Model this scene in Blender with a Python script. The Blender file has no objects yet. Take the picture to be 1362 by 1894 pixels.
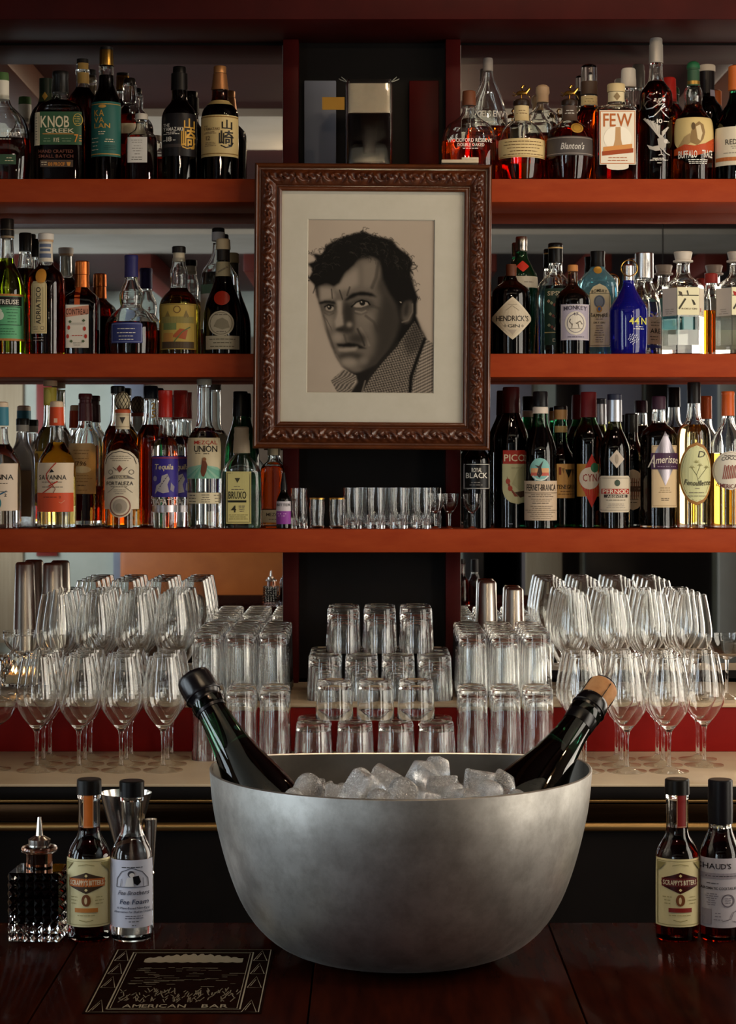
import bpy, bmesh, math, random
import numpy as np
from mathutils import Vector, Matrix, Euler

# ---------------------------------------------------------------- camera, world, lights, exposure
SC = bpy.context.scene
COL = SC.collection
F, CX, CY, ZC = 3800.0, 685.0, 861.0, 1.584      # focal length and principal point in photo pixels, eye height
cam_d = bpy.data.cameras.new('camera'); cam = bpy.data.objects.new('camera', cam_d); COL.objects.link(cam)
cam_d.sensor_fit = 'VERTICAL'; cam_d.sensor_height = 36.0; cam_d.lens = 36.0 * F / 1894.0
cam_d.shift_x = -4.0 / 1894.0; cam_d.shift_y = -86.0 / 1894.0
cam.location = (0, 0, ZC); cam.rotation_euler = (math.pi / 2, 0, 0)
SC.camera = cam
SC.view_settings.view_transform = 'Standard'; SC.view_settings.look = 'None'
SC.view_settings.gamma = 1.0; SC.view_settings.use_curve_mapping = False
SC.view_settings.exposure = 0.0
cy = SC.cycles
cy.max_bounces = 32; cy.transmission_bounces = 30; cy.glossy_bounces = 10; cy.diffuse_bounces = 3
cy.transparent_max_bounces = 48; cy.sample_clamp_indirect = 30.0; cy.sample_clamp_direct = 0.0
cy.blur_glossy = 0.3; cy.caustics_reflective = True; cy.caustics_refractive = True
wd = bpy.data.worlds.new('world'); SC.world = wd; wd.use_nodes = True
wd.node_tree.nodes['Background'].inputs[0].default_value = (0.55, 0.65, 0.8, 1)
wd.node_tree.nodes['Background'].inputs[1].default_value = 0.02
LIGHTS = []
def area(name, loc, rot, sx, sy, power, col):
    d = bpy.data.lights.new(name, 'AREA'); d.shape = 'RECTANGLE'; d.size = sx; d.size_y = sy; d.energy = power; d.color = col
    o = bpy.data.objects.new(name, d); COL.objects.link(o); o.location = loc; o.rotation_euler = rot; return o
def point(name, loc, power, col, rad=0.022, parent=None):
    d = bpy.data.lights.new(name, 'POINT'); d.energy = power; d.color = col; d.shadow_soft_size = rad
    o = bpy.data.objects.new(name, d); COL.objects.link(o); o.location = loc
    if parent: o.parent = parent
    return o
DAY = (0.80, 0.92, 1.0); WARM = (1.0, 0.76, 0.50)
# daylight: tall windows in the side walls, (side, y, width, power, colour); the right wall by the bar stands at x = 2.05
SUNNY = (1.0, 0.90, 0.76)
WINS = [('L', 0.5, 0.62, 30, DAY), ('L', 1.6, 0.62, 27, DAY), ('L', 2.7, 0.62, 14, DAY), ('L', -4.7, 0.9, 42, DAY), ('L', -3.2, 0.9, 42, DAY), ('R', 1.6, 0.8, 24, SUNNY), ('R', 3.4, 1.15, 36, SUNNY)]  # the two rearmost left windows are added to brighten the far wall
XWL, XWR = -3.2, 2.05
for sd_, wy, ww, pw, c in WINS:
    area('daylight_window', (XWL + .03 if sd_ == 'L' else XWR - .03, wy, 1.75), (0, math.radians(-90 if sd_ == 'L' else 90), 0), 1.7, ww, pw, c)

# ---------------------------------------------------------------- materials
MATS = {}
def lin(h):
    if isinstance(h, str):
        h = h.lstrip('#'); c = [int(h[i:i+2], 16) / 255 for i in (0, 2, 4)]
    else: c = list(h)
    return tuple((x / 12.92 if x <= 0.04045 else ((x + 0.055) / 1.055) ** 2.4) for x in c) + (1.0,)
def new_mat(name):
    m = bpy.data.materials.new(name); m.use_nodes = True
    return m, m.node_tree, m.node_tree.nodes['Principled BSDF']
def pm(col, rough=0.5, metal=0.0, spec=0.3):
    if metal == 0 and rough == 0.5 and sum(lin(col)[:3]) < 0.06: rough, spec = 0.32, 0.2
    k = ('p', col, rough, metal, spec)
    if k not in MATS:
        m, t, b = new_mat('paint_%d' % len(MATS))
        b.inputs['Base Color'].default_value = lin(col); b.inputs['Roughness'].default_value = rough
        b.inputs['Metallic'].default_value = metal; b.inputs['Specular IOR Level'].default_value = spec
        n = t.nodes.new('ShaderNodeTexNoise'); n.inputs['Scale'].default_value = 90; n.inputs['Detail'].default_value = 2
        bm_ = t.nodes.new('ShaderNodeBump'); bm_.inputs['Strength'].default_value = 0.06; bm_.inputs['Distance'].default_value = 0.002
        t.links.new(n.outputs['Fac'], bm_.inputs['Height']); t.links.new(bm_.outputs[0], b.inputs['Normal'])
        MATS[k] = m
    return MATS[k]
def glass(col=(0.97, 0.985, 0.98), ior=1.47, rough=0.0):
    k = ('g', col, ior, rough)
    if k not in MATS:
        m, t, b = new_mat('glass_%d' % len(MATS))
        b.inputs['Base Color'].default_value = tuple(col) + (1,); b.inputs['Roughness'].default_value = rough
        b.inputs['Transmission Weight'].default_value = 1.0; b.inputs['IOR'].default_value = ior
        MATS[k] = m
    return MATS[k]
def liquid(col):
    k = ('l', col)
    if k not in MATS:
        m = bpy.data.materials.new('liquid_%d' % len(MATS)); m.use_nodes = True; t = m.node_tree
        t.nodes.remove(t.nodes['Principled BSDF'])
        tr = t.nodes.new('ShaderNodeBsdfTransparent'); tr.inputs[0].default_value = tuple(col) + (1,)
        t.links.new(tr.outputs[0], t.nodes['Material Output'].inputs['Surface'])
        MATS[k] = m
    return MATS[k]
def noise_mat(name, c1, c2, scale=8, rough=0.45, rough2=None, metal=0.0, spec=0.4, bump=0.1, stretch=(1, 1, 1), detail=5, coat=0.0):
    if name in MATS: return MATS[name]
    m, t, b = new_mat(name); N = t.nodes; L = t.links
    tc = N.new('ShaderNodeTexCoord'); mp = N.new('ShaderNodeMapping'); mp.inputs['Scale'].default_value = stretch
    n = N.new('ShaderNodeTexNoise'); n.inputs['Scale'].default_value = scale; n.inputs['Detail'].default_value = detail; n.inputs['Roughness'].default_value = 0.6
    r = N.new('ShaderNodeValToRGB'); r.color_ramp.elements[0].color = lin(c1); r.color_ramp.elements[1].color = lin(c2)
    r.color_ramp.elements[0].position = 0.3; r.color_ramp.elements[1].position = 0.7
    L.new(tc.outputs['Object'], mp.inputs[0]); L.new(mp.outputs[0], n.inputs['Vector']); L.new(n.outputs['Fac'], r.inputs[0]); L.new(r.outputs[0], b.inputs['Base Color'])
    if rough2 is not None:
        mr = N.new('ShaderNodeMapRange'); mr.inputs[3].default_value = rough; mr.inputs[4].default_value = rough2
        L.new(n.outputs['Fac'], mr.inputs[0]); L.new(mr.outputs[0], b.inputs['Roughness'])
    else: b.inputs['Roughness'].default_value = rough
    b.inputs['Metallic'].default_value = metal; b.inputs['Specular IOR Level'].default_value = spec; b.inputs['Coat Weight'].default_value = coat; b.inputs['Coat Roughness'].default_value = 0.12
    bp = N.new('ShaderNodeBump'); bp.inputs['Strength'].default_value = bump; bp.inputs['Distance'].default_value = 0.004
    L.new(n.outputs['Fac'], bp.inputs['Height']); L.new(bp.outputs[0], b.inputs['Normal'])
    MATS[name] = m; return m
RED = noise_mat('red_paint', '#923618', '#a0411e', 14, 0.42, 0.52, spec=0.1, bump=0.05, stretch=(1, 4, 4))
DARKRED = noise_mat('deep_red_paint', '#780f0b', '#84140d', 10, 0.45, 0.55, spec=0.1, bump=0.05)
POSTRED = noise_mat('post_red_paint', '#3c0807', '#460b08', 10, 0.45, 0.55, spec=0.1, bump=0.05)
EBONY = noise_mat('ebony_wood', '#080504', '#0e0806', 9, 0.45, 0.6, spec=0.15, bump=0.05, stretch=(1, 6, 1))
BARWOOD = noise_mat('bar_wood', '#1c0805', '#2e0f07', 7, 0.4, 0.5, spec=0.0, bump=0.01, stretch=(9, 1, 1), coat=0.05)
STONE = noise_mat('cream_stone', '#bfa98a', '#d2bd9d', 6, 0.25, 0.4, bump=0.02, detail=8)
BRASS = noise_mat('brushed_brass', '#b8925a', '#d8b37a', 40, 0.3, 0.4, metal=1.0, bump=0.03, stretch=(0.1, 4, 4))
STEEL = noise_mat('polished_steel', '#dcd6cc', '#eeeae4', 30, 0.16, 0.24, metal=1.0, bump=0.02, stretch=(4, 4, 0.3))
CARVED = noise_mat('carved_wood', '#361507', '#5c2b0f', 22, 0.28, 0.42, spec=0.5, bump=0.25, coat=0.3)
FRAMEWOOD = noise_mat('frame_moulding', '#45200c', '#613011', 16, 0.25, 0.4, spec=0.5, bump=0.1, coat=0.3)
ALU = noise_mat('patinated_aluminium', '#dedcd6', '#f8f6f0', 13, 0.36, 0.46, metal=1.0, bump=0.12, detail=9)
def patina(m):
    t = m.node_tree; N = t.nodes; L = t.links; b = N['Principled BSDF']
    src = b.inputs['Base Color'].links[0].from_socket; tc = N.new('ShaderNodeTexCoord'); n = N.new('ShaderNodeTexNoise'); n.inputs['Scale'].default_value = 34; n.inputs['Detail'].default_value = 10; n.inputs['Roughness'].default_value = 0.72
    r = N.new('ShaderNodeValToRGB'); r.color_ramp.elements[0].position = 0.36; r.color_ramp.elements[0].color = lin('#9a948a'); r.color_ramp.elements[1].position = 0.58; r.color_ramp.elements[1].color = (1, 1, 1, 1)
    mx = N.new('ShaderNodeMix'); mx.data_type = 'RGBA'; mx.blend_type = 'MULTIPLY'; mx.inputs[0].default_value = 0.34
    L.new(tc.outputs['Object'], n.inputs['Vector']); L.new(n.outputs['Fac'], r.inputs[0]); L.new(src, mx.inputs[6]); L.new(r.outputs[0], mx.inputs[7]); L.new(mx.outputs[2], b.inputs['Base Color'])
patina(ALU)
CLEAR = glass()
GOLDINK = pm('#c2953f', 0.4, 0.25)
GOLD = pm('#c79a4a', 0.25, 1.0)
SILVER = pm('#cfcfcf', 0.22, 1.0)

# ---------------------------------------------------------------- mesh helpers
def finish(me, smooth=True, angle=38):
    if smooth:
        me.polygons.foreach_set('use_smooth', [True] * len(me.polygons))
        me.set_sharp_from_angle(angle=math.radians(angle))
    me.update()
def mesh_obj(name, vf, mat, parent=None, smooth=True, angle=38, matidx=None):
    me = bpy.data.meshes.new(name); me.from_pydata(vf[0], [], vf[1])
    for m in (mat if isinstance(mat, (list, tuple)) else [mat]): me.materials.append(m)
    if matidx is not None: me.polygons.foreach_set('material_index', matidx)
    finish(me, smooth, angle)
    o = bpy.data.objects.new(name, me); COL.objects.link(o)
    if parent is not None: o.parent = parent
    return o
def empty(name, loc, rz=0.0):
    o = bpy.data.objects.new(name, None); COL.objects.link(o); o.location = loc; o.rotation_euler = (0, 0, rz); o.empty_display_size = 0.02
    return o
def tag(o, label, cat, group=None, kind=None):
    o['label'] = label; o['category'] = cat
    if group: o['group'] = group
    if kind: o['kind'] = kind
    return o
def struct(o, label=None):
    o['kind'] = 'structure'
    if label: o['label'] = label
    return o
def join(*vfs):
    V, Fc = [], []
    for v, f in vfs:
        b = len(V); V += list(v); Fc += [[i + b for i in q] for q in f]
    return V, Fc
def box(x0, x1, y0, y1, z0, z1, bev=0.0):
    if bev <= 0:
        v = [(x, y, z) for z in (z0, z1) for y in (y0, y1) for x in (x0, x1)]
        return v, [(0, 2, 3, 1), (4, 5, 7, 6), (0, 1, 5, 4), (2, 6, 7, 3), (0, 4, 6, 2), (1, 3, 7, 5)]
    bm = bmesh.new(); bmesh.ops.create_cube(bm, size=1)
    for v in bm.verts: v.co = Vector(((x0+x1)/2 + v.co.x*(x1-x0), (y0+y1)/2 + v.co.y*(y1-y0), (z0+z1)/2 + v.co.z*(z1-z0)))
    bmesh.ops.bevel(bm, geom=bm.edges[:], offset=bev, segments=2, profile=0.5, affect='EDGES')
    bm.verts.index_update(); r = [tuple(v.co) for v in bm.verts], [[v.index for v in f.verts] for f in bm.faces]; bm.free(); return r
def chaikin(p, it=2):
    for _ in range(it):
        q = [p[0]]
        for a, b in zip(p[:-1], p[1:]):
            q.append((a[0]*.75+b[0]*.25, a[1]*.75+b[1]*.25)); q.append((a[0]*.25+b[0]*.75, a[1]*.25+b[1]*.75))
        q.append(p[-1]); p = q
    return p
def sec_pt(t, r, n, dr):
    c, s = math.cos(t), math.sin(t)
    if n == 'hex':
        # hexagon with vertices on the x axis
        a2 = t % (math.pi/3) - math.pi/6
        k = math.cos(math.pi/6) / math.cos(a2)
        return r*k*c, r*k*s
    if n == 2: return r*c, r*dr*s
    return r*math.copysign(abs(c)**(2/n), c), r*dr*math.copysign(abs(s)**(2/n), s)
def lathe(prof, segs=32, sec=None, close0=True, close1=True, flip=False, off=(0, 0)):
    """prof: [(r, z)] bottom to top; sec(z) -> (n, depth ratio)"""
    V, Fc = [], []
    base = []
    for r, z in prof:
        n, dr = sec(z) if sec else (2, 1)
        base.append(len(V))
        for i in range(segs):
            x, y = sec_pt(2*math.pi*i/segs, max(r, 1e-5), n, dr); V.append((x+off[0], y+off[1], z))
    for k in range(len(prof)-1):
        a, b = base[k], base[k+1]
        for i in range(segs):
            j = (i+1) % segs; Fc.append([a+i, a+j, b+j, b+i])
    if close0: Fc.append([base[0]+i for i in range(segs)][::-1])
    if close1: Fc.append([base[-1]+i for i in range(segs)])
    if flip: Fc = [q[::-1] for q in Fc]
    return V, Fc
def tube(pts, rad, segs=8, caps=True):
    V, Fc = [], []
    n = len(pts); P = [Vector(p) for p in pts]
    up = Vector((0, 0, 1))
    for i in range(n):
        d = (P[min(i+1, n-1)] - P[max(i-1, 0)]).normalized()
        a = d.cross(up)
        if a.length < 1e-4: a = d.cross(Vector((0, 1, 0)))
        a.normalize(); b = d.cross(a); r = rad[i] if isinstance(rad, (list, tuple)) else rad
        for k in range(segs):
            t = 2*math.pi*k/segs; V.append(tuple(P[i] + a*math.cos(t)*r + b*math.sin(t)*r))
    for i in range(n-1):
        for k in range(segs):
            j = (k+1) % segs; Fc.append([i*segs+k, i*segs+j, (i+1)*segs+j, (i+1)*segs+k])
    if caps: Fc.append(list(range(segs))[::-1]); Fc.append([(n-1)*segs+k for k in range(segs)])
    return V, Fc
def X_(px, D): return (px - CX) * D / F
def Z_(py, D): return ZC - (py - CY) * D / F

# ---------------------------------------------------------------- glyphs
GLYPH = {}
def build_glyphs(chars):
    objs = []
    for ch in chars:
        c = bpy.data.curves.new('glyph', 'FONT'); c.body = ch; c.size = 1.0; c.resolution_u = 2; c.offset = 0.012
        o = bpy.data.objects.new('glyph', c); COL.objects.link(o); objs.append((ch, o))
    bpy.context.view_layer.update(); dg = bpy.context.evaluated_depsgraph_get()
    for ch, o in objs:
        me = o.evaluated_get(dg).to_mesh()
        v = [(p.co.x, p.co.y) for p in me.vertices]; f = [list(p.vertices) for p in me.polygons]
        o.evaluated_get(dg).to_mesh_clear()
        if v: GLYPH[ch] = (v, f, min(p[0] for p in v), max(p[0] for p in v))
    for ch, o in objs:
        c = o.data; bpy.data.objects.remove(o); bpy.data.curves.remove(c)
build_glyphs("ABCDEFGHIJKLMNOPQRSTUVWXYZabcdefghijklmnopqrstuvwxyz0123456789'-.°Ó&\u5c71\u5d0e\u516d")
def refine(vf, mx):
    """split flat faces into triangles no longer than mx so that they can follow a curved surface"""
    from mathutils.geometry import tessellate_polygon
    V = [tuple(p) for p in vf[0]]; tri = []
    for f in vf[1]:
        if len(f) == 3: tri.append(tuple(f)); continue
        up = sum(V[f[i]][0]*V[f[(i+1) % len(f)]][1] - V[f[(i+1) % len(f)]][0]*V[f[i]][1] for i in range(len(f))) > 0
        for t in tessellate_polygon([[Vector((V[i][0], V[i][1], 0)) for i in f]]):
            a, b, c = (f[i] for i in t); s = (V[b][0]-V[a][0])*(V[c][1]-V[a][1]) - (V[c][0]-V[a][0])*(V[b][1]-V[a][1])
            tri.append((a, b, c) if (s > 0) == up else (a, c, b))
    mid = {}; out = []; st = tri
    while st:
        a, b, c = st.pop(); d = [math.dist(V[a], V[b]), math.dist(V[b], V[c]), math.dist(V[c], V[a])]; m = max(d)
        if m <= mx: out.append([a, b, c]); continue
        k = d.index(m); p, q, r = ((a, b, c), (b, c, a), (c, a, b))[k]; key = (min(p, q), max(p, q))
        if key not in mid: mid[key] = len(V); V.append(((V[p][0]+V[q][0])/2, (V[p][1]+V[q][1])/2))
        n = mid[key]; st += [(p, n, r), (n, q, r)]
    return V, out
CAPH = 0.73
def text2d(s, x0, x1, y0, y1, rot=0, arc=0.0, slant=0.0):
    """glyph mesh in photo pixels: cap height spans y0 (top) .. y1 (bottom), width x0 .. x1; arc lifts the middle (px)"""
    gap = 0.07; x = 0.0; items = []
    for ch in s:
        if ch == ' ' or ch not in GLYPH: x += 0.3; continue
        v, f, a, b = GLYPH[ch]; items.append((v, f, x - a)); x += (b - a) + gap
    w = max(x - gap, 1e-3); V, Fc = [], []
    if rot:   # reads upwards
        H = x1 - x0; W = y1 - y0
    else: W = x1 - x0; H = y1 - y0
    for v, f, dx in items:
        b0 = len(V)
        for p in v:
            u = (p[0] + dx) / w; h = p[1] / CAPH
            uu = u * W + slant * h * H; hh = h * H + arc * (1 - (2*u-1)**2)
            if rot: V.append((x1 - hh, y1 - uu))
            else: V.append((x0 + uu, y1 - hh))
        Fc += [[i + b0 for i in q] for q in f]
    return V, Fc
# ---------------------------------------------------------------- the place: back bar, counter, bar, room
SHELF_FRONT, MIRROR_Y = 4.65, 4.86
Z1, Z2, Z3 = 2.233, 1.837, 1.440       # tops of the three bottle shelves
ZCOUNTER, ZLEDGE, ZBAR = 0.969, 1.074, 1.070
XL, XR = -1.9, 1.9
TH = 0.053
def upart(name, vf, mat, label=None, cat=None, parent=None, **k):
    o = mesh_obj(name, vf, mat, parent, **k)
    if cat: tag(o, label, cat)
    elif label: o['label'] = label
    return o
for zt, w in ((Z1, 'top'), (Z2, 'middle'), (Z3, 'lowest')):
    upart('shelf_board', box(XL, XR, SHELF_FRONT, MIRROR_Y - 0.001, zt - TH, zt, 0.0025), RED, 'rust-red painted shelf board, %s of the three bottle shelves' % w, 'shelf')
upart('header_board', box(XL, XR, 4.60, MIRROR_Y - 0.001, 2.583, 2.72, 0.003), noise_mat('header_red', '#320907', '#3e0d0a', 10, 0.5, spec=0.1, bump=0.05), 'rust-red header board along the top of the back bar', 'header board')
px0, px1 = X_(523, MIRROR_Y), X_(853, MIRROR_Y)
mir, mt, mb = new_mat('mirror_glass'); mb.inputs['Base Color'].default_value = (0.72, 0.70, 0.68, 1); mb.inputs['Metallic'].default_value = 1; mb.inputs['Roughness'].default_value = 0.015
for x0, x1, e0, e1, w in ((XL, px0, px0 + .0002, px0 + .003, 'left'), (px1, XR, px1 - .003, px1 - .0002, 'right')):
    m_ = empty('mirror', ((x0 + x1) / 2, MIRROR_Y, 1.10)); tag(m_, 'tall wall mirror behind the %s half of the bottle shelves' % w, 'mirror'); q = (x0 + x1) / 2
    mesh_obj('mirror_panel', box(x0 - q, x1 - q, 0.0002, .006, 0, 1.478), mir, m_)
    mesh_obj('mirror_edge', box(e0 - q, e1 - q, -.0004, .006, 0, 1.478), pm('#e8e4da', 0.2), m_)
wk = struct(mesh_obj('wall_back_bar', box(XL, XR, MIRROR_Y + 0.008, MIRROR_Y + 0.03, 1.08, 2.75), EBONY), 'dark wood panelling behind the shelves')
bays = [(ZLEDGE + 0.0005, Z3 - TH - 0.0005), (Z3 + 0.0005, Z2 - TH - 0.0005), (Z2 + 0.0005, Z1 - TH - 0.0005), (Z1 + 0.0005, 2.5825)]
for (za, zb), w in zip(bays, ('under the lowest shelf', 'under the middle shelf', 'under the top shelf', 'on the top shelf')):
    for (a, b), sd_ in zip(((523, 556), (821, 853)), ('left', 'right')):
        upart('post', box(X_(a, MIRROR_Y) + 0.003, X_(b, MIRROR_Y) - 0.003, MIRROR_Y - 0.05, MIRROR_Y + 0.007, za, zb, 0.002), POSTRED, 'deep red post %s, %s of the dark centre bay' % (w, sd_), 'post')
za, zb = bays[3]
upart('upright_panel', box(X_(563, MIRROR_Y), X_(622, MIRROR_Y), MIRROR_Y - 0.012, MIRROR_Y + 0.007, za, zb - 0.09, 0.002), pm('#6d7280', 0.5), 'blue grey board in place of a mirrored room column', 'panel')  # coloured board imitates the reflection of a column in the room
upart('upright_panel', box(X_(757, MIRROR_Y), X_(812, MIRROR_Y), MIRROR_Y - 0.012, MIRROR_Y + 0.007, za, zb - 0.09, 0.002), POSTRED, 'dark red upright panel beside the glass jar', 'panel')

led = empty('back_ledge', (0, 4.415, ZCOUNTER)); tag(led, 'raised red ledge with pale top behind the stemware', 'ledge')
mesh_obj('ledge_face', box(XL, XR, 0, 0.43, 0.0005, 0.095, 0.001), DARKRED, led)
mesh_obj('ledge_top', box(XL, XR, -0.004, 0.43, 0.0955, ZLEDGE - ZCOUNTER, 0.002), STONE, led)

ctr = empty('back_counter', (0, 3.968, 0)); tag(ctr, 'cream stone back counter with brass edge rails', 'counter')
mesh_obj('counter_top', box(XL, XR, 0, 0.88, ZCOUNTER - 0.006, ZCOUNTER, 0.002), STONE, ctr)
mesh_obj('edge_moulding', box(XL, XR, 0.004, 0.06, ZCOUNTER - 0.030, ZCOUNTER - 0.0065, 0.003), EBONY, ctr)
mesh_obj('cabinet_front', box(XL, XR, 0.03, 0.85, 0.0, ZCOUNTER - 0.0305), EBONY, ctr)
def rail(z, r): return tube([(XL, 0.012, z), (XR, 0.012, z)], r, 14)
mesh_obj('rail', rail(Z_(1482, 3.975), 0.0035), BRASS, ctr)
mesh_obj('rail', box(XL, XR, 0.012, 0.03, Z_(1520, 3.975), Z_(1488, 3.975), 0.001), noise_mat('dark_bronze', '#2b1c0e', '#3a2614', 20, 0.2, 0.3, metal=0.9, stretch=(0.1, 4, 4)), ctr)
mesh_obj('rail', rail(Z_(1530, 3.975), 0.0085), BRASS, ctr)

# front bar: dark planks
bar = empty('bar_counter', (0, 2.31, ZBAR)); tag(bar, 'dark glossy wooden bar top of wide planks', 'bar counter')
seams = [-1.10, -0.84, -0.578, -0.316, -0.058, 0.2, 0.46, 0.72, 0.98]
for a, b in zip(seams[:-1], seams[1:]):
    mesh_obj('bar_plank', box(a + 0.0008, b - 0.0008, -0.75, 0.0, -0.04, 0.0, 0.0012), BARWOOD, bar)
mesh_obj('bar_front', box(-1.1, 0.98, -0.7, -0.03, -1.069, -0.041), EBONY, bar)

# room shell
ZCEIL, YB, XW = 2.90, -5.8, 3.2
struct(mesh_obj('floor', box(-XW - .1, XW + .1, YB - .1, 5.3, -0.1, 0.0), noise_mat('dark_floor', '#2a1a12', '#402a1c', 3, 0.35, 0.5, stretch=(8, 1, 1))))
ceil = struct(mesh_obj('ceiling', box(-XW - .1, XW + .1, YB - .1, 5.3, ZCEIL, ZCEIL + 0.1), noise_mat('ceiling_red', '#340a08', '#3e0d0a', 3, 0.6)))
OFFW = noise_mat('offwhite_plaster', '#cfc8b8', '#ddd7c9', 4, 0.7)
GREYG = noise_mat('grey_green_plaster', '#b6bdb0', '#c6ccbf', 4, 0.7)
mesh_obj('ceiling_band', box(-XW, XW, 1.35, 2.15, -0.03, -0.001), OFFW, ceil).location.z = ZCEIL
mesh_obj('ceiling_band', box(-XW, XW, -2.75, -1.7, -0.03, -0.001), OFFW, ceil).location.z = ZCEIL
for i in range(9):
    bx = -2.8 + 0.7 * i
    o = mesh_obj('ceiling_beam', box(bx - 0.07, bx + 0.07, -5.7, -2.76, -0.14, -0.001, 0.01), noise_mat('beam_red', '#6a2016', '#7a2a1a', 4, 0.5), ceil); o.location.z = ZCEIL
for i in range(5):
    bx = -2.4 + 1.2 * i
    o = mesh_obj('ceiling_beam', box(bx - 0.1, bx + 0.1, 2.16, 4.0, -0.10, -0.001, 0.01), noise_mat('beam_tan', '#4a2412', '#562c16', 4, 0.5), ceil); o.location.z = ZCEIL
wb = struct(mesh_obj('wall_back', box(-XW - .1, XW + .1, YB - 0.1, YB, 0, ZCEIL), GREYG))
# things along the far wall that the mirrors pick up: pilasters, dark openings, curtains
def wp(name, x0, x1, z0, z1, d, mat):
    return mesh_obj(name, box(x0, x1, YB + 0.001, YB + d, z0, z1, 0.006), mat, wb)
DRK = noise_mat('dark_opening', '#100c0b', '#1c1614', 4, 0.25, 0.35)
TAUPE = noise_mat('taupe_panel', '#7d6a58', '#8b7866', 4, 0.6)
LILAC = noise_mat('lilac_grey_panel', '#9a96a2', '#a8a4b0', 4, 0.6)
LIN = noise_mat('linen_curtain', '#b9a586', '#cdbb9d', 8, 0.8, stretch=(10, 10, .3))
BLUEGREY = noise_mat('blue_grey_pilaster', '#7d8494', '#8c93a2', 4, 0.6)
# x at far wall = (px - 685) / 245
for name, x0, x1, z0, z1, d, m in (
    ('pilaster', -1.93, -1.70, 0, 2.6, .10, BLUEGREY), ('wall_panel', -1.66, -0.40, 1.15, 2.55, .03, TAUPE), ('wall_panel', -3.1, -2.62, 0.2, 2.55, .03, LIN),
    ('wall_panel', -2.52, -2.36, 0.9, 2.3, .03, noise_mat('red_panel', '#7a1b12', '#8a2418', 4, .5)), ('dark_opening', -1.69, -1.44, 0, 1.12, .03, DRK),
    ('wall_panel', 0.85, 1.22, 0.2, 2.6, .03, LILAC), ('dark_opening', 1.40, 1.58, 0, 2.6, .04, DRK), ('wall_panel', 1.58, 2.05, 1.0, 2.6, .03, LILAC),
    ('dark_opening', 2.08, 2.24, 1.0, 2.6, .04, DRK), ('wall_panel', 2.24, 3.1, 1.0, 2.6, .03, BLUEGREY),
    ('pilaster', 1.17, 1.44, 0, 1.3, .12, LIN), ('dark_opening', 1.62, 2.58, 0, 0.99, .04, DRK), ('pilaster', 2.62, 2.8, 0, 2.6, .12, OFFW), ('dark_opening', 0.70, 1.15, 0, 1.2, .03, DRK)):
    wp(name, x0, x1, z0, z1, d, m)
def side_wall(name, side, x, t, ya, yb):
    sg, y_ = [], ya; xa, xb = min(x, x+t), max(x, x+t)
    for s_, wy, ww, pw, c in sorted(WINS, key=lambda q: q[1]):
        if s_ != side: continue
        sg.append(box(xa, xb, y_, wy - ww/2 - .04, .85, 2.65)); y_ = wy + ww/2 + .04
    sg.append(box(xa, xb, y_, yb, .85, 2.65))
    return struct(mesh_obj(name, join(box(xa, xb, ya, yb, 0, 0.85), box(xa, xb, ya, yb, 2.65, ZCEIL), *sg), TAUPE, smooth=False))
side_wall('wall_left', 'L', XWL, -.1, YB, 5.2)
side_wall('wall_right', 'R', XWR, .1, -1.0, 5.2)
struct(mesh_obj('wall_right_return', box(XWR + .1, XW, -1.0, -.9, 0, ZCEIL), TAUPE, smooth=False))
struct(mesh_obj('wall_right_dining', box(XW, XW + .1, YB, -1.0, 0, ZCEIL), TAUPE, smooth=False))
struct(mesh_obj('light_block_pier_left', box(-2.3, -1.26, 3.15, 3.45, 0, ZCEIL, .01), TAUPE), 'unseen added pier that shades the left shelves from the windows')  # added out of view to keep window light off the left shelves
struct(mesh_obj('wall_front', box(-XW - .1, XW + .1, 5.2, 5.3, 0, ZCEIL), EBONY))
for i, (sd_, wy, ww, pw, c) in enumerate(WINS):
    w = empty('window_%d' % (i + 1), (XWL if sd_ == 'L' else XWR, wy, 0.85), 0 if sd_ == 'L' else math.pi); struct(w, 'tall sash window in the side wall'); h = ww / 2  # covers the rear left pair too, added as fill for the far wall
    fr = join(box(-.06, 0, -h-.04, -h, 0, 1.8), box(-.06, 0, h, h+.04, 0, 1.8), box(-.06, 0, -h, h, 0, .04), box(-.06, 0, -h, h, 1.76, 1.8), box(-.05, -.01, -h, h, .88, .92), box(-.05, -.01, -.015, .015, .04, 1.76))
    mesh_obj('window_frame', fr, pm('#3b2a20', 0.5), w, smooth=False)
    mesh_obj('pane', box(-.034, -.030, -h, h, .04, 1.76), CLEAR, w, smooth=False)
# leather banquette and table by the far wall
bq = empty('banquette', (-0.95, YB + 0.2, 0)); tag(bq, 'tan leather banquette along the far wall seen in mirror', 'banquette')
LEATH = noise_mat('tan_leather', '#a8591f', '#bd6a2a', 6, 0.4, 0.5, bump=0.1)
mesh_obj('seat', box(-.9, .72, 0, .62, .10, .47, .05), LEATH, bq); mesh_obj('backrest', box(-.9, .72, 0, .16, .47, .98, .05), LEATH, bq); mesh_obj('plinth', box(-.88, .70, .03, .55, 0, .10), EBONY, bq)

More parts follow.
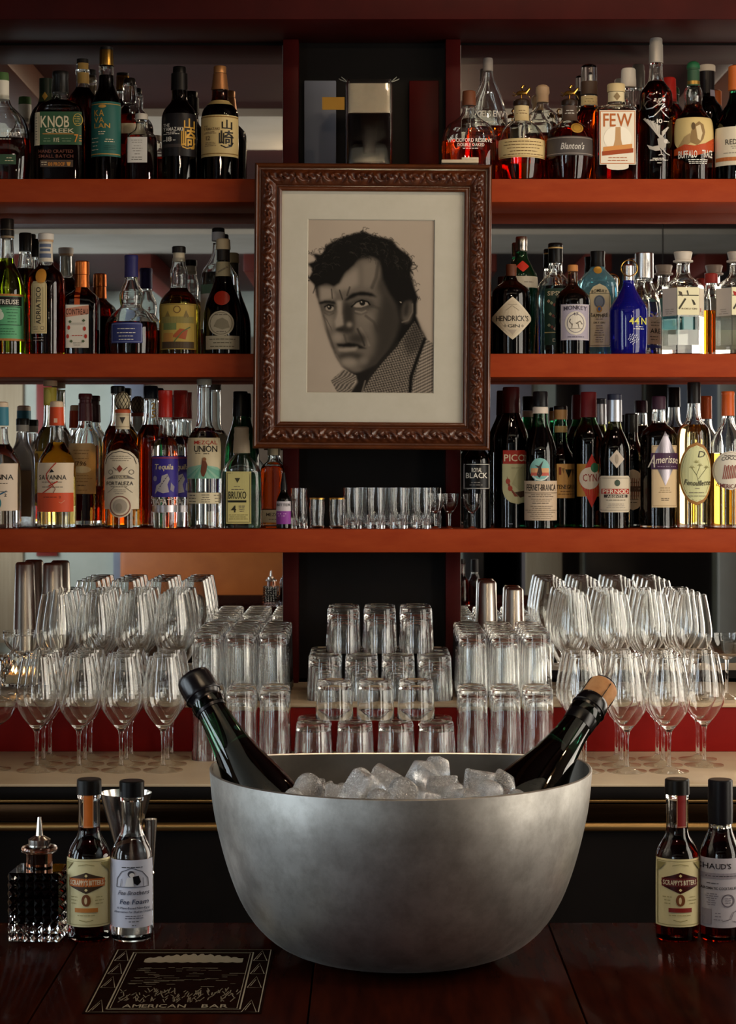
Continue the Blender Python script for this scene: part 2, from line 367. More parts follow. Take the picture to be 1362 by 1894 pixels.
# lamps: a three-bulb chandelier above the bar and two pendants to the right of it
CHAND_P, PEND_P = 6.5, 4.0
ch = empty('chandelier', (0.10, 1.25, ZCEIL)); tag(ch, 'three-bulb brass chandelier hanging over the bar', 'chandelier')
mesh_obj('canopy', lathe(chaikin([(0.06, -0.03), (0.05, -0.012), (0.02, 0.0)])), BRASS, ch)
mesh_obj('rod', tube([(0, 0, -0.03), (0, 0, -0.28)], 0.006), BRASS, ch)
for k in range(3):
    a = math.pi * 2 / 3 * k + 0.3; x, y = 0.20 * math.cos(a), 0.20 * math.sin(a)
    mesh_obj('arm', tube([(0, 0, -0.27), (x*.5, y*.5, -0.30), (x, y, -0.27), (x, y, -0.24)], 0.005), BRASS, ch)
    mesh_obj('bulb_cup', lathe([(0.012, -0.245), (0.02, -0.235), (0.022, -0.22)], 14), BRASS, ch)
    ch.children[-1].location = (x, y, 0)
    point('bulb', (x, y, -0.19), CHAND_P, WARM, 0.02, ch)
for k, (x, y) in enumerate(((1.3, 0.6), (1.5, 2.2))):
    p = empty('pendant_lamp', (x, y, ZCEIL)); tag(p, ('dome pendant lamp over the drinkers side of bar', 'dome pendant lamp beside the back counter')[k], 'lamp', 'pendant lamps right of the bar')
    mesh_obj('cord', tube([(0, 0, 0), (0, 0, -0.5)], 0.003, 6), EBONY, p)
    sh = chaikin([(0.15, -0.66), (0.14, -0.60), (0.08, -0.53), (0.02, -0.50)])
    mesh_obj('lamp_shade', join(lathe(sh, close0=False, close1=False), lathe([(r*.97, z - .003) for r, z in sh], close0=False, close1=False, flip=True)), pm('#5a4630', 0.4), p)
    point('bulb', (0, 0, -0.66), PEND_P, WARM, 0.05, p)

# recessed downlights in the ceiling above the back counter
DOWN_P = 5.0
for k, (x, y) in enumerate(((.30, 3.70), (.62, 3.80), (1.05, 3.72))):
    p = empty('downlight', (x, y, ZCEIL)); tag(p, 'recessed ceiling downlight above the back counter, %s from the left' % ('first', 'second', 'third', 'fourth', 'fifth', 'sixth', 'seventh', 'eighth')[k], 'downlight', 'ceiling downlights above the back counter')
    mesh_obj('trim_ring', lathe([(.034, -.0005), (.045, -.0005), (.046, -.004), (.036, -.008), (.034, -.006)], 28, close0=False, close1=False), BRASS, p)
    d = bpy.data.lights.new('downlight_lamp', 'SPOT'); d.energy = DOWN_P; d.color = WARM; d.shadow_soft_size = .022; d.spot_size = math.radians(150); d.spot_blend = .4
    o = bpy.data.objects.new('downlight_lamp', d); COL.objects.link(o); o.parent = p; o.location = (0, 0, -.03); o.rotation_euler = (math.radians(22), 0, 0)
# ---------------------------------------------------------------- bottles
DF, DB = 4.705, 4.795            # depth of the front and the back row on the shelves
GL = {'clear': (0.95, 0.97, 0.96), 'green': (0.03, 0.30, 0.12), 'dkgreen': (0.012, 0.09, 0.04), 'olive': (0.20, 0.22, 0.05), 'amber': (0.30, 0.09, 0.02), 'dark': (0.02, 0.014, 0.012),
      'mgreen': (0.02, 0.24, 0.10), 'cobalt': (0.01, 0.02, 0.55), 'aqua': (0.35, 0.72, 0.85), 'frost': (0.9, 0.9, 0.9), 'smoke': (0.55, 0.55, 0.55)}
LQ = {'amber': (0.90, 0.48, 0.10), 'damber': (0.78, 0.32, 0.06), 'red': (0.62, 0.10, 0.04), 'dred': (0.45, 0.07, 0.025), 'black': (0.02, 0.008, 0.004), 'yellow': (0.93, 0.82, 0.42),
      'gold': (0.92, 0.68, 0.26), 'pale': (0.96, 0.86, 0.60), 'chart': (0.55, 0.62, 0.12), 'brown': (0.40, 0.16, 0.04), 'orange': (0.95, 0.52, 0.10)}
def ptag(m):   # paint spec -> material
    if isinstance(m, str):
        if m == 'gold': return GOLDINK
        if m == 'silver': return SILVER
        return pm(m)
    return m
TINT = {'cobalt': ('#1a1c96', .55), 'green': ('#0e4a2a', .8), 'aqua': ('#7fb8c6', .85)}
def tinted(k):
    key = ('tint', k)
    if key not in MATS:
        m, t, b = new_mat('tinted_glass_' + k); b.inputs['Base Color'].default_value = lin(TINT[k][0]) if k != 'aqua' else GL[k] + (1,)
        b.inputs['Transmission Weight'].default_value = TINT[k][1]; b.inputs['Roughness'].default_value = 0.0; b.inputs['IOR'].default_value = 1.47; MATS[key] = m
    return MATS[key]
class Surf:
    def __init__(s, prof, sec): s.z = [p[1] for p in prof]; s.r = [p[0] for p in prof]; s.sec = sec
    def at(s, u, z, off):
        r = float(np.interp(z, s.z, s.r)); n, dr = s.sec(z) if s.sec else (2, 1)
        u = max(-0.985 * r, min(0.985 * r, u)); a = abs(u) / r
        if n == 'hex': y = 0.8660254 * r if a < 0.5 else 1.7320508 * (r - abs(u))
        else: y = dr * r * (1 - a ** n) ** (1.0 / n)
        k = 1 + off / max(r, 0.004)
        return (u * k, -y * k if n == 2 else -y - off, z)
def half(shape, v):   # half-width fraction at height fraction v (0 = top)
    if shape == 'rect': return 1.0
    if shape == 'oval': return math.sqrt(max(0, 1 - (2*v-1)**2))
    if shape == 'diamond': return 1 - abs(2*v-1)
    if shape == 'rdiamond': return min(1.0, (1 - abs(2*v-1)) * 1.08) ** 0.85
    if shape == 'arch': return math.sqrt(max(0, 1 - (1 - v/0.28)**2)) if v < 0.28 else 1.0
    if shape == 'larch': return (0.75 + .25*math.sqrt(max(0, 1 - (1 - v/0.1)**2))) if v < 0.1 else 1.0
    if shape == 'ushape': return 1.0 if v < 0.55 else math.sqrt(max(0, 1 - ((v-.55)/.45)**2.4))
    if shape == 'octa': return min(1.0, 0.82 + v*1.6, 0.82 + (1-v)*1.6)
    if shape == 'vee': return max(0.0, 1 - v)
    if shape == 'tri': return v
    return 1.0
def patch(shape, x0, x1, y0, y1, nx=12, ny=None):
    if ny is None: ny = max(2, int(abs(y1-y0)/7)) if shape == 'rect' else 22
    V, Fc = [], []
    cx, hw = (x0+x1)/2, (x1-x0)/2
    for j in range(ny+1):
        v = j/ny; h = max(half(shape, v), 0.01) * hw
        for i in range(nx+1): V.append((cx - h*math.cos(math.pi*i/nx) if nx >= 6 else cx - h + 2*h*i/nx, y0 + (y1-y0)*v))
    for j in range(ny):
        for i in range(nx):
            a = j*(nx+1)+i; Fc.append([a, a+nx+1, a+nx+2, a+1])
    return V, Fc
def stroke(pts, w):
    V, Fc = [], []
    q = [pts[0]]
    for a, b in zip(pts[:-1], pts[1:]):
        d = math.hypot(b[0]-a[0], b[1]-a[1]); n = max(1, int(d / 5))
        q += [(a[0]+(b[0]-a[0])*i/n, a[1]+(b[1]-a[1])*i/n) for i in range(1, n+1)]
    for i, p in enumerate(q):
        a = q[max(i-1, 0)]; b = q[min(i+1, len(q)-1)]; dx, dy = b[0]-a[0], b[1]-a[1]; l = math.hypot(dx, dy) or 1
        ww = w * (1.0 if not isinstance(w, tuple) else 1)
        V += [(p[0] - dy/l*ww/2, p[1] + dx/l*ww/2), (p[0] + dy/l*ww/2, p[1] - dx/l*ww/2)]
    for i in range(len(q)-1): Fc.append([2*i, 2*i+2, 2*i+3, 2*i+1][::-1])
    return V, Fc
RNG = random.Random(7)
def greek(x0, x1, y0, y1, n, h=1.3, center=True):
    out = []
    for k in range(n):
        y = y0 + (y1-y0) * (k+.5)/n; f = RNG.uniform(.55, 1.0); w = (x1-x0)*f; xs = (x0+x1-w)/2 if center else x0; xe = xs + w; x = xs
        while x < xe - 1:
            l = min(RNG.uniform(3, 8), xe - x); out.append(patch('rect', x, x+l, y-h/2, y+h/2, 1, 1)); x += l + 1.2
    return join(*out) if out else ([], [])
def detail(d):
    k = d[0]
    if k == 't': return refine(text2d(*d[1:6], **(d[7] if len(d) > 7 else {})), 6.0), d[6]
    if k == 'r': return patch('rect', *d[1:5], 16, max(1, int(abs(d[4]-d[3])/7))), d[5]
    if k == 's': return patch(d[1], *d[2:6]), d[6]
    if k == 'l': return stroke(d[1], d[2]), d[3]
    if k == 'g': return greek(*d[1:6]), d[6]
    if k == 'p':
        P = list(d[1]); ar = sum(P[i][0]*P[(i+1) % len(P)][1] - P[(i+1) % len(P)][0]*P[i][1] for i in range(len(P)))
        if ar > 0: P = P[::-1]
        return refine((P, [list(range(len(P)))]), 5.0), d[2]
    if k == 'box':
        x0, x1, y0, y1, w = d[1:6]; return stroke([(x0, y0), (x1, y0), (x1, y1), (x0, y1), (x0, y0)], w), d[6]
    if k == 'ring':
        cx, cy_, rx, ry, w = d[1:6]; return stroke([(cx+rx*math.cos(t*math.pi/12), cy_+ry*math.sin(t*math.pi/12)) for t in range(25)], w), d[6]
def bottle(label, cx, D, zb, prof, gl='clear', lq=None, fill=None, sec=None, caps=(), labels=(), prints=(), name='liquor_bottle', cat='bottle', segs=32, wall=0.0026, smooth_it=2, group=None, base_t=0.007):
    """prof [(py, half width px)] bottom to top, caps [(profile, paint)], labels [(shape,x0,x1,y0,y1,paint,[details])]"""
    s = D / F
    root = empty(name, (X_(cx, D), D, zb)); tag(root, label, cat, group)
    zl = lambda py: Z_(py, D) - zb
    P = [(h*s, max(zl(py), 0.0)) for py, h in prof]; P[0] = (P[0][0], 0.0)
    P = [(P[0][0]*0.90, 0.0)] + chaikin([(P[0][0], 0.002)] + P[1:], smooth_it)
    if sec:
        n, dr, ya, yb = sec; za_, zb_ = zl(ya), zl(yb)
        def sf(z):
            if z <= za_: return (n, dr)
            if n == 'hex': return (2, 1) if z > zb_ else ('hex', 1)
            t = min(1, (z-za_)/(zb_-za_)); return (n + (2-n)*t, dr + (1-dr)*t)
        if n == 'hex': segs = 36
    else: sf = None
    sur = Surf(P, sf)
    vf = lathe(P, segs, sf)
    inner = [(max(r - min(wall, r*.35), 0.002), z) for r, z in P if z > base_t]
    top = P[-1][1]
    lz = zl(fill) if fill is not None else (top + 1)
    zz = np.linspace(base_t, top - 0.004, 40); rr = np.interp(zz, [p[1] for p in inner], [p[0] for p in inner])
    if fill is not None:
        cav = [(float(r), float(z)) for r, z in zip(rr, zz) if z > lz]
        cav = [(float(np.interp(lz, zz, rr)), lz)] + cav
        if len(cav) > 1: vf = join(vf, lathe(cav, segs, sf, flip=True))
    mesh_obj('glass_body', vf, (tinted(gl) if gl in TINT else glass(GL[gl])) if isinstance(gl, str) else gl, root)
    if lq:
        le = min(lz - 0.0006, top - 0.005)
        li = [(float(r)-0.0005, float(z)) for r, z in zip(rr, zz) if z < le] + [(float(np.interp(le, zz, rr))-0.0005, le)]
        mesh_obj('liquid', lathe(li, segs, sf), liquid(LQ[lq]), root)
    for k, (cp, m) in enumerate(caps):
        nm = 'cap' if k == 0 else 'capsule'
        c = sorted([(h*s + 0.0004, zl(py)) for py, h in cp], key=lambda t: t[1])
        mesh_obj(nm, lathe(c, 24), ptag(m), root)
    def conv(vf, off):
        return [sur.at((p[0]-cx)*s, zl(p[1]), off) for p in vf[0]], vf[1]
    def printing(dets, parent, off):
        mats, V, Fc, mi = [], [], [], []
        for q, d in enumerate(dets):
            vf, c = detail(d); m = ptag(c)
            if m not in mats: mats.append(m)
            v, f = conv(vf, off + q * 0.00006); b = len(V); V += v; Fc += [[i+b for i in g] for g in f]; mi += [mats.index(m)] * len(f)
        if V: mesh_obj('lettering', (V, Fc), mats, parent, smooth=False, matidx=mi)
    for sh, x0, x1, y0, y1, c, dets in labels:
        lo = mesh_obj('label', conv(patch(sh, x0, x1, y0, y1, 16), 0.0005), ptag(c), root)
        printing(dets, lo, 0.0010)
    if prints: printing(prints, root, 0.0017)
    return root
K, W, CR = '#15110e', '#e9e4d8', '#d9ccab'
T = lambda s, x0, x1, y0, y1, c=K, **k: ('t', s, x0, x1, y0, y1, c, k)
G = lambda x0, x1, y0, y1, n, c='#6b6255': ('g', x0, x1, y0, y1, n, c)
def cyl(y0, y1, h0, h1=None): return [(y0, h0 if h1 is None else h1), (y1, h0)]   # y0 top, y1 bottom

# ---- top shelf, left half
b = 328
bottle('wide clear decanter bottle with green cap at the left end of top shelf', 4, DF, Z1, [(b, 48), (300, 52), (265, 52), (225, 46), (205, 28), (192, 13), (150, 12)], 'clear', 'dred', 258, (2.6, .6, 215, 195),
  [([(135, 11), (138, 12), (150, 12.5)], '#4c6b3a'), (cyl(150, 185, 12.5), '#e4ddcc')], [('rect', -30, 34, 290, 308, '#35523b', [G(-20, 8, 294, 304, 2, CR), G(14, 30, 294, 304, 2, CR)])], [T('WOODFORD RESERVE', -40, 36, 249, 256, W), G(-25, 26, 258, 266, 1, W)])
bottle('dark bottle with green neck foil behind the green rye label', 85, DB, Z1, [(b, 32), (230, 32), (205, 26), (192, 13), (160, 11)], 'dark', 'black', 200, None, [(cyl(146, 190, 12), '#1c2a1c')], [('rect', 74, 96, 170, 190, '#2e3b20', [('s', 'diamond', 80, 90, 172, 188, 'gold')])])
bottle('square rye bottle with green label and black wax neck', 112, DF, Z1, [(b, 46), (290, 46), (215, 46), (200, 42), (191, 30), (184, 15), (172, 14), (140, 14)], 'clear', 'dred', 188, (5, .62, 205, 186),
  [([(133, 14), (136, 15), (142, 15), (144, 14), (172, 15.5)], '#161413')],
  [('rect', 66, 78, 212, 273, CR, [('box', 68, 76, 215, 270, .8, '#6b6255'), G(70, 74.5, 220, 265, 9)]),
   ('rect', 78, 154, 211, 272, '#2f5236', [T('KNOB', 80, 132, 218, 240, CR), T('CREEK', 89, 141, 242, 250, CR), ('r', 84, 140, 251.5, 252.8, '#c4863a'), T('RYE', 104, 114, 259, 267, CR), T('7', 141, 148, 252, 267, '#d58a35'), ('g', 149, 154, 253, 267, 3, '#d58a35'), ('ring', 147, 226, 8, 11, 1.2, '#b09a4a'), G(140, 152, 218, 235, 4, '#b09a4a'), G(84, 100, 258, 268, 2, '#7d8f6f'), G(118, 138, 258, 268, 2, '#7d8f6f')]),
   ('rect', 79, 139, 300, 313, '#4b3b30', [T('100 PROOF', 94, 124, 304, 311, '#d58a35'), G(81, 92, 302, 311, 2, CR), ('p', [(127, 304), (135, 304), (133, 311), (129, 311)], '#c4863a')])],
  [T('HAND CRAFTED', 77, 139, 281, 287, '#6a3a2a'), T('SMALL BATCH', 77, 139, 290, 296, '#6a3a2a')])
bottle('tall dark bourbon bottle with ringed clear neck behind green labels', 153, DB, Z1, [(b, 30), (200, 30), (180, 26), (166, 14), (158, 12), (140, 12), (134, 14), (128, 12), (118, 12)], 'clear', 'dred', 163, None, [(cyl(110, 119, 11), '#1a1512')], [('rect', 146, 164, 118, 130, '#a5813f', []), ('rect', 145, 165, 136, 156, '#a5813f', [])])
bottle('slim whisky bottle with teal label and gold capsule', 197, DF, Z1, [(b, 28), (210, 28), (192, 27), (180, 23), (168, 17), (158, 14.5), (122, 14)], 'clear', 'black', 140, None, [([(92, 11.5), (95, 12.5), (122, 13)], GOLD), (cyl(88, 93, 12), '#14110f')],
  [('rect', 170, 224, 192, 293, '#1f5a52', [('r', 171, 223, 196, 197.4, '#b58a3c'), ('r', 171, 223, 288, 289.6, '#b58a3c'), T('KA', 178, 196, 207, 219, 'gold'), T('VA', 178, 196, 221, 231, 'gold'), T('LAN', 178, 207, 232, 241, 'gold'), ('s', 'oval', 186, 200, 198, 204, '#b58a3c'), G(182, 202, 246, 254, 2, CR), G(173, 186, 256, 284, 4, CR), G(195, 216, 260, 268, 2, CR), G(195, 218, 272, 282, 3, '#123f3a')])])
bottle('decanter bottle with faceted glass stopper and amber spirit', 240, DB, Z1, [(b, 34), (235, 34), (212, 32), (200, 20), (194, 10), (190, 9)], 'clear', 'damber', 215, None, [([(145, 9), (148, 11), (155, 11)], '#191513'), ([(155.5, 10.5), (158, 13), (186, 13), (191, 10), (196, 8)], glass(GL['clear']))], [('rect', 208, 272, 233, 252, CR, [])])
bottle('small flask bottle with white screw cap and plain white label', 262, DF, Z1, [(b, 29), (262, 29), (250, 26), (243, 14), (236, 11), (222, 10)], 'clear', 'red', 255, (4, .6, 250, 240), [([(211, 10), (213, 11.5), (222, 11.5)], '#cdc6ba')],
  [('rect', 238, 274, 256, 303, '#d6d3cd', [G(241, 271, 260, 268, 2, '#9a968e'), G(246, 266, 270, 284, 3, '#9a968e'), G(250, 262, 285, 290, 1, '#6b675f'), G(240, 271, 291, 300, 2, '#6b675f')])])
bottle('black whisky bottle with charcoal label and gold calligraphy', 332, DF, Z1, [(b, 32), (225, 33), (208, 31), (195, 21), (188, 14.5), (170, 14), (140, 14.5)], 'dark', 'black', 185, None, [([(124, 11), (126, 12), (136, 12), (137, 15), (168, 15.5)], '#0f0d0c')],
  [('rect', 300, 364, 214, 293, '#1d1b1d', [T('THE', 305, 317, 233, 239, W), T('YAMAZAKI', 305, 341, 240, 247, W), G(305, 335, 248, 254, 2, W), T('18', 311, 321, 257, 266, W), G(304, 310, 262, 266, 1, W), G(323, 330, 262, 266, 1, W), ('r', 302, 340, 271, 277, '#3a3230'), T('山', 343, 361, 226, 241, 'gold'), T('崎', 338, 362, 246, 276, 'gold'), ('l', [(340, 276), (348, 279), (357, 276), (361, 268)], 2.2, 'gold')])])
bottle('amber whisky bottle with gold cream label and bronze capsule', 407, DF, Z1, [(b, 34), (222, 35), (206, 33), (195, 24), (188, 15.5), (172, 14.5), (165, 15)], 'amber', 'black', 188, None, [([(123, 10.5), (124.5, 11.5), (136, 11.5)], pm('#b98352', .35, .6)), ([(137, 12), (140, 12.5), (158, 14.5), (167, 16)], pm('#a9744a', .35, .6))],
  [('rect', 372, 442, 218, 294, '#c9b27c', [('r', 372, 442, 220, 222, '#8a6a35'), ('r', 372, 442, 288, 290, '#8a6a35'), T('THE', 380, 387, 237, 240, '#6b5433'), T('YAMAZAKI', 379, 409, 241, 246, '#6b5433'), G(379, 405, 248, 253, 2, '#8a7450'), T('12', 384, 392, 256, 264, '#6b5433'), G(378, 406, 267, 276, 3, '#8a7450'), T('山', 413, 431, 229, 243, K), T('崎', 408, 433, 250, 272, K), ('l', [(411, 274), (420, 278), (429, 275), (432, 268)], 2.2, K)]),
   ('larch', 384, 431, 188, 196, '#b39a63', [])])
# ---- top shelf, right half
bottle('wide oval bourbon bottle with white lettering beside the picture frame', 868, DF, Z1, [(b, 48), (300, 50), (255, 50), (232, 42), (222, 24), (212, 13), (195, 12)], 'clear', 'amber', 262, (2.4, .6, 235, 215), [([(169, 11), (171, 12), (196, 12.5)], '#6a3c24')], (), [T('WOODFORD RESERVE', 828, 908, 260, 267, W), T('DOUBLE OAKED', 846, 894, 269, 275, W), G(850, 890, 277, 281, 1, W)])
bottle('tall clear bourbon bottle with long flared neck and white lettering', 903, DB, Z1, [(b, 40), (250, 40), (225, 37), (195, 31), (170, 22), (150, 12), (135, 9), (118, 8.5)], 'clear', 'damber', 236, (2.2, .7, 180, 150), [([(108, 8), (112, 9), (132, 9)], '#8a8078')], (), [T("ANGELS ENVY", 866, 940, 208, 220, W), G(888, 918, 226, 234, 1, W)])
for q, (cx_, lab, lqd, neckc, lblc, txtc) in enumerate(((965, 'round bourbon bottle with cream band and gold horse stopper', 'amber', '#c9b384', '#d5bd87', '#6b4c28'), (1054, 'round bourbon bottle with dark grey band, gold medal and horse stopper', 'damber', '#4a3a30', '#4c4542', '#cfcac2'))):
    r = bottle(lab, cx_, DF, Z1, [(b, 36), (305, 42), (280, 44), (258, 43), (240, 36), (228, 22), (222, 14), (200, 13.5), (192, 14)], 'clear', lqd, 240 if q else 296, None, [([(184, 10), (187, 15), (193, 15.5), (196, 14.5)], '#2a1c14')],
      [('rect', cx_-13, cx_+13, 197, 226, neckc, [G(cx_-10, cx_+10, 204, 214, 2, txtc)]), ('rect', cx_-44, cx_+44, 262 if not q else 258, 297 if not q else 293, lblc, ([T("Blanton's", cx_-20, cx_+22, 270, 282, txtc, slant=.2), ('r', cx_-43, cx_+43, 260, 261.5, '#8a8078'), ('r', cx_-43, cx_+43, 289, 290.5, '#8a8078')] if q else [G(cx_-36, cx_+38, 265, 294, 5, txtc), ('r', cx_-43, cx_+43, 294.5, 295.6, '#a5813f')]))] + ([('oval', 1053, 1076, 232, 252, 'gold', [('ring', 1064.5, 242, 8, 7, 1, '#8a6a35')])] if q else []))
    s_ = DF / F; zz_ = lambda py: Z_(py, DF) - Z1
    def hp(x, y): return ((x) * s_, 0.0, zz_(y))
    hv = join(tube([hp(-9, 174), hp(-3, 172), hp(4, 172), hp(9, 171)], [.004, .0052, .0050, .0040], 8), tube([hp(8, 172), hp(13, 166), hp(15, 163)], [.0036, .0026, .002], 8), tube([hp(14, 163), hp(18, 164.5)], [.0028, .0016], 8),
              tube([hp(2, 168), hp(0, 163), hp(3, 158), hp(8, 160)], [.003, .0032, .0022, .0016], 8), tube([hp(-8, 174), hp(-13, 178), hp(-17, 176)], [.0022, .0014, .001], 6), tube([hp(7, 174), hp(14, 177), hp(17, 183)], [.0022, .0014, .001], 6), tube([hp(-10, 174), hp(-16, 170)], [.0014, .0008], 6), tube([hp(0, 175), hp(0, 185)], .0016, 6))
    mesh_obj('horse_stopper', hv, GOLD, r)
bottle('stubby clear bottle with round glass stopper between the two round bourbons', 1004, DB, Z1, [(b, 34), (240, 34), (215, 30), (203, 16), (196, 11), (188, 11)], 'clear', 'damber', 250, None, [([(158, 8), (162, 12), (172, 13), (176, 11), (190, 11)], '#b99a78')])
bottle('dark whiskey bottle with clear tall stopper and cream neck label', 1090, DB, Z1, [(b, 33), (235, 33), (215, 28), (203, 17), (195, 15), (178, 15)], 'clear', 'damber', 197, None, [([(120, 9), (123, 14), (152, 15)], CLEAR), (cyl(152, 176, 15.5), '#4a3526')], [('rect', 1074, 1106, 179, 196, '#d9c48e', [G(1079, 1101, 183, 192, 2, '#8a7450')])])
bottle('rectangular bourbon bottle with bright white and orange label', 1140, DF, Z1, [(b, 41), (290, 42), (215, 42), (202, 40), (197, 20), (190, 15), (170, 15)], 'clear', 'amber', 205, (7, .6, 206, 197), [([(156, 15), (158, 16.5), (171, 16.5)], '#cdb789')],
  [('rect', 1125, 1155, 172, 190, '#d6c7a0', [('s', 'diamond', 1134, 1146, 173, 189, '#8a7450')]),
   ('rect', 1107, 1173, 208, 308, '#efe6d2', [('box', 1109, 1171, 210, 306, 1.2, '#c4702c'), T('FEW', 1114, 1166, 213, 238, '#b5622a'), ('s', 'oval', 1115, 1165, 237, 283, '#fbf4e2'), ('p', [(1136, 239), (1145, 239), (1146, 262), (1149, 275), (1132, 275), (1135, 262)], '#c49a6a'), ('p', [(1114, 276), (1166, 270), (1166, 279), (1114, 285)], '#d8944f'), ('p', [(1112, 284), (1168, 278), (1168, 286), (1112, 292)], '#a4471d'), G(1118, 1162, 293, 303, 2, '#b5622a')]),
   ('ushape', 1120, 1160, 305, 318, '#efe6d2', [])])
bottle('bottle with white cap and red wax seal behind the bright bourbon label', 1163, DB, Z1, [(b, 33), (240, 33), (215, 28), (200, 15), (190, 13), (165, 12.5)], 'clear', 'damber', 200, None, [([(127, 11), (130, 13), (143, 13.5), (148, 14), (162, 14)], '#d9cfc0')], [('oval', 1155, 1171, 136, 150, '#a32018', []), ('rect', 1150, 1177, 150, 161, CR, [])])
def eagle():
    w = '#c9c4ba'; out = []
    for k in range(7):   # feathers of the large raised wing, then of the smaller one
        out.append(('p', [(1218 - k*1.0, 264 - k*1.5), (1189 + k*4.2, 224 + k*2.2), (1192 + k*4.2, 222 + k*2.4), (1220 - k*.6, 258 - k*.6)], w if k % 2 else '#b0aa9f'))
    for k in range(5): out.append(('p', [(1219 + k*.6, 262), (1233 - k*2.6, 240 + k*2.0), (1230 - k*2.6, 239 + k*2.2), (1217 + k*.6, 258)], w if k % 2 else '#b0aa9f'))
    return out + [('p', [(1212, 262), (1222, 258), (1228, 266), (1227, 276), (1221, 283), (1214, 276)], '#a8a298'), ('s', 'oval', 1223, 1231, 262, 270, w), ('p', [(1230, 265), (1235, 268), (1229, 270)], '#8a857b'), ('p', [(1214, 274), (1204, 276), (1195, 272), (1199, 280), (1209, 284), (1218, 283)], '#b5afa4'), ('l', [(1218, 282), (1219, 290), (1214, 292)], 1.4, w), ('l', [(1222, 281), (1227, 288), (1234, 291)], 1.4, w), ('l', [(1219, 290), (1224, 293)], 1.2, w)]
bottle('tall bourbon bottle with silver script and flying eagle print', 1214, DF, Z1, [(b, 30), (305, 31), (180, 31), (168, 28), (158, 20), (148, 13), (118, 12)], 'clear', 'dred', 152, None, [([(71, 10), (74, 11.5), (82, 11.5), (84, 12.5), (117, 13)], pm('#9a948c', .4, .3))], (),
  [('l', [(1206, 180), (1199, 178), (1195, 184), (1202, 189), (1195, 192), (1191, 199), (1194, 206), (1204, 205), (1216, 196), (1225, 184), (1230, 175)], 2.0, SILVER), T('agle', 1205, 1226, 184, 193, SILVER, slant=.3), ('l', [(1224, 198), (1216, 210), (1206, 220), (1198, 222), (1197, 218)], 2.0, SILVER), ('l', [(1214, 200), (1224, 196), (1226, 202), (1218, 208), (1226, 217), (1234, 223), (1241, 218)], 2.0, SILVER), T('are', 1226, 1238, 203, 210, SILVER, slant=.3),
   T('10', 1211, 1221, 225, 233, W), G(1200, 1209, 228, 231, 1, W), G(1223, 1233, 228, 231, 1, W), G(1197, 1233, 296, 302, 2, W), G(1209, 1224, 304, 308, 1, W)] + eagle())
bottle('red wax dipped bottle standing behind the eagle bourbon', 1238, DB, Z1, [(b, 30), (230, 30), (205, 27), (190, 16), (182, 13), (160, 12)], 'clear', 'red', 195, None, [([(144, 10), (147, 12.5), (190, 14)], '#a81f16')])
bottle('bourbon bottle with green domed cap and bison label', 1283, DF, Z1, [(b, 36), (300, 37), (250, 37), (225, 35), (212, 26), (202, 17), (190, 16), (178, 18), (166, 16), (160, 12)], 'clear', 'orange', 195, None, [([(114, 5), (117, 10), (122, 12), (127, 12)], '#1f5a38'), ([(127, 11.5), (130, 12), (131, 11), (150, 11), (160, 12.5)], '#2a4a33')],
  [('rect', 1272, 1294, 151, 160, pm('#a5813f', .3, .8), []), ('ushape', 1247, 1319, 222, 292, '#d6bd80', [('p', [(1270, 268), (1274, 248), (1278, 238), (1288, 230), (1296, 236), (1299, 250), (1296, 262), (1290, 270), (1284, 274)], '#8b6f45'), ('p', [(1282, 240), (1290, 236), (1294, 252), (1290, 266), (1285, 262)], '#d9c59a'), ('p', [(1252, 276), (1262, 258), (1272, 252), (1272, 270), (1262, 276)], '#a58a5c'), ('s', 'oval', 1274, 1281, 232, 246, '#5b4527'), ('p', [(1247, 279), (1262, 272), (1280, 275), (1300, 270), (1319, 258), (1319, 282), (1283, 293), (1247, 290)], '#b8471a')])],
  [T('BUFFALO', 1253, 1284, 283, 297, W), T('TRACE', 1293, 1313, 282, 296, W), G(1268, 1304, 299, 309, 3, W)])
bottle('dark bottle with pale flat cap behind the bison bourbon', 1308, DB, Z1, [(b, 33), (235, 33), (200, 30), (190, 20), (180, 14), (140, 13)], 'dark', 'black', 190, None, [([(121, 14), (123, 15.5), (133, 15.5)], '#b3a797'), (cyl(133, 178, 14), '#191415')], [('rect', 1312, 1322, 168, 180, '#8a8390', [])])
bottle('dark green whiskey bottle with cream label at the right end of top shelf', 1363, DF, Z1, [(b, 42), (250, 42), (228, 38), (205, 26), (190, 16), (170, 13)], 'dkgreen', 'black', 190, None, [([(122, 12), (124, 15), (132, 15), (134, 15), (168, 15.5)], '#c0601f')], [('rect', 1322, 1404, 240, 311, '#d8cdb4', [T('REDBREAST', 1337, 1396, 263, 273, '#3b332a'), G(1341, 1385, 275, 282, 2, '#8a7f6d'), ('r', 1323, 1403, 296, 303, '#b5662f'), ('s', 'tri', 1358, 1370, 246, 258, '#6b5a48'), G(1333, 1385, 285, 292, 1, '#8a7f6d')])])
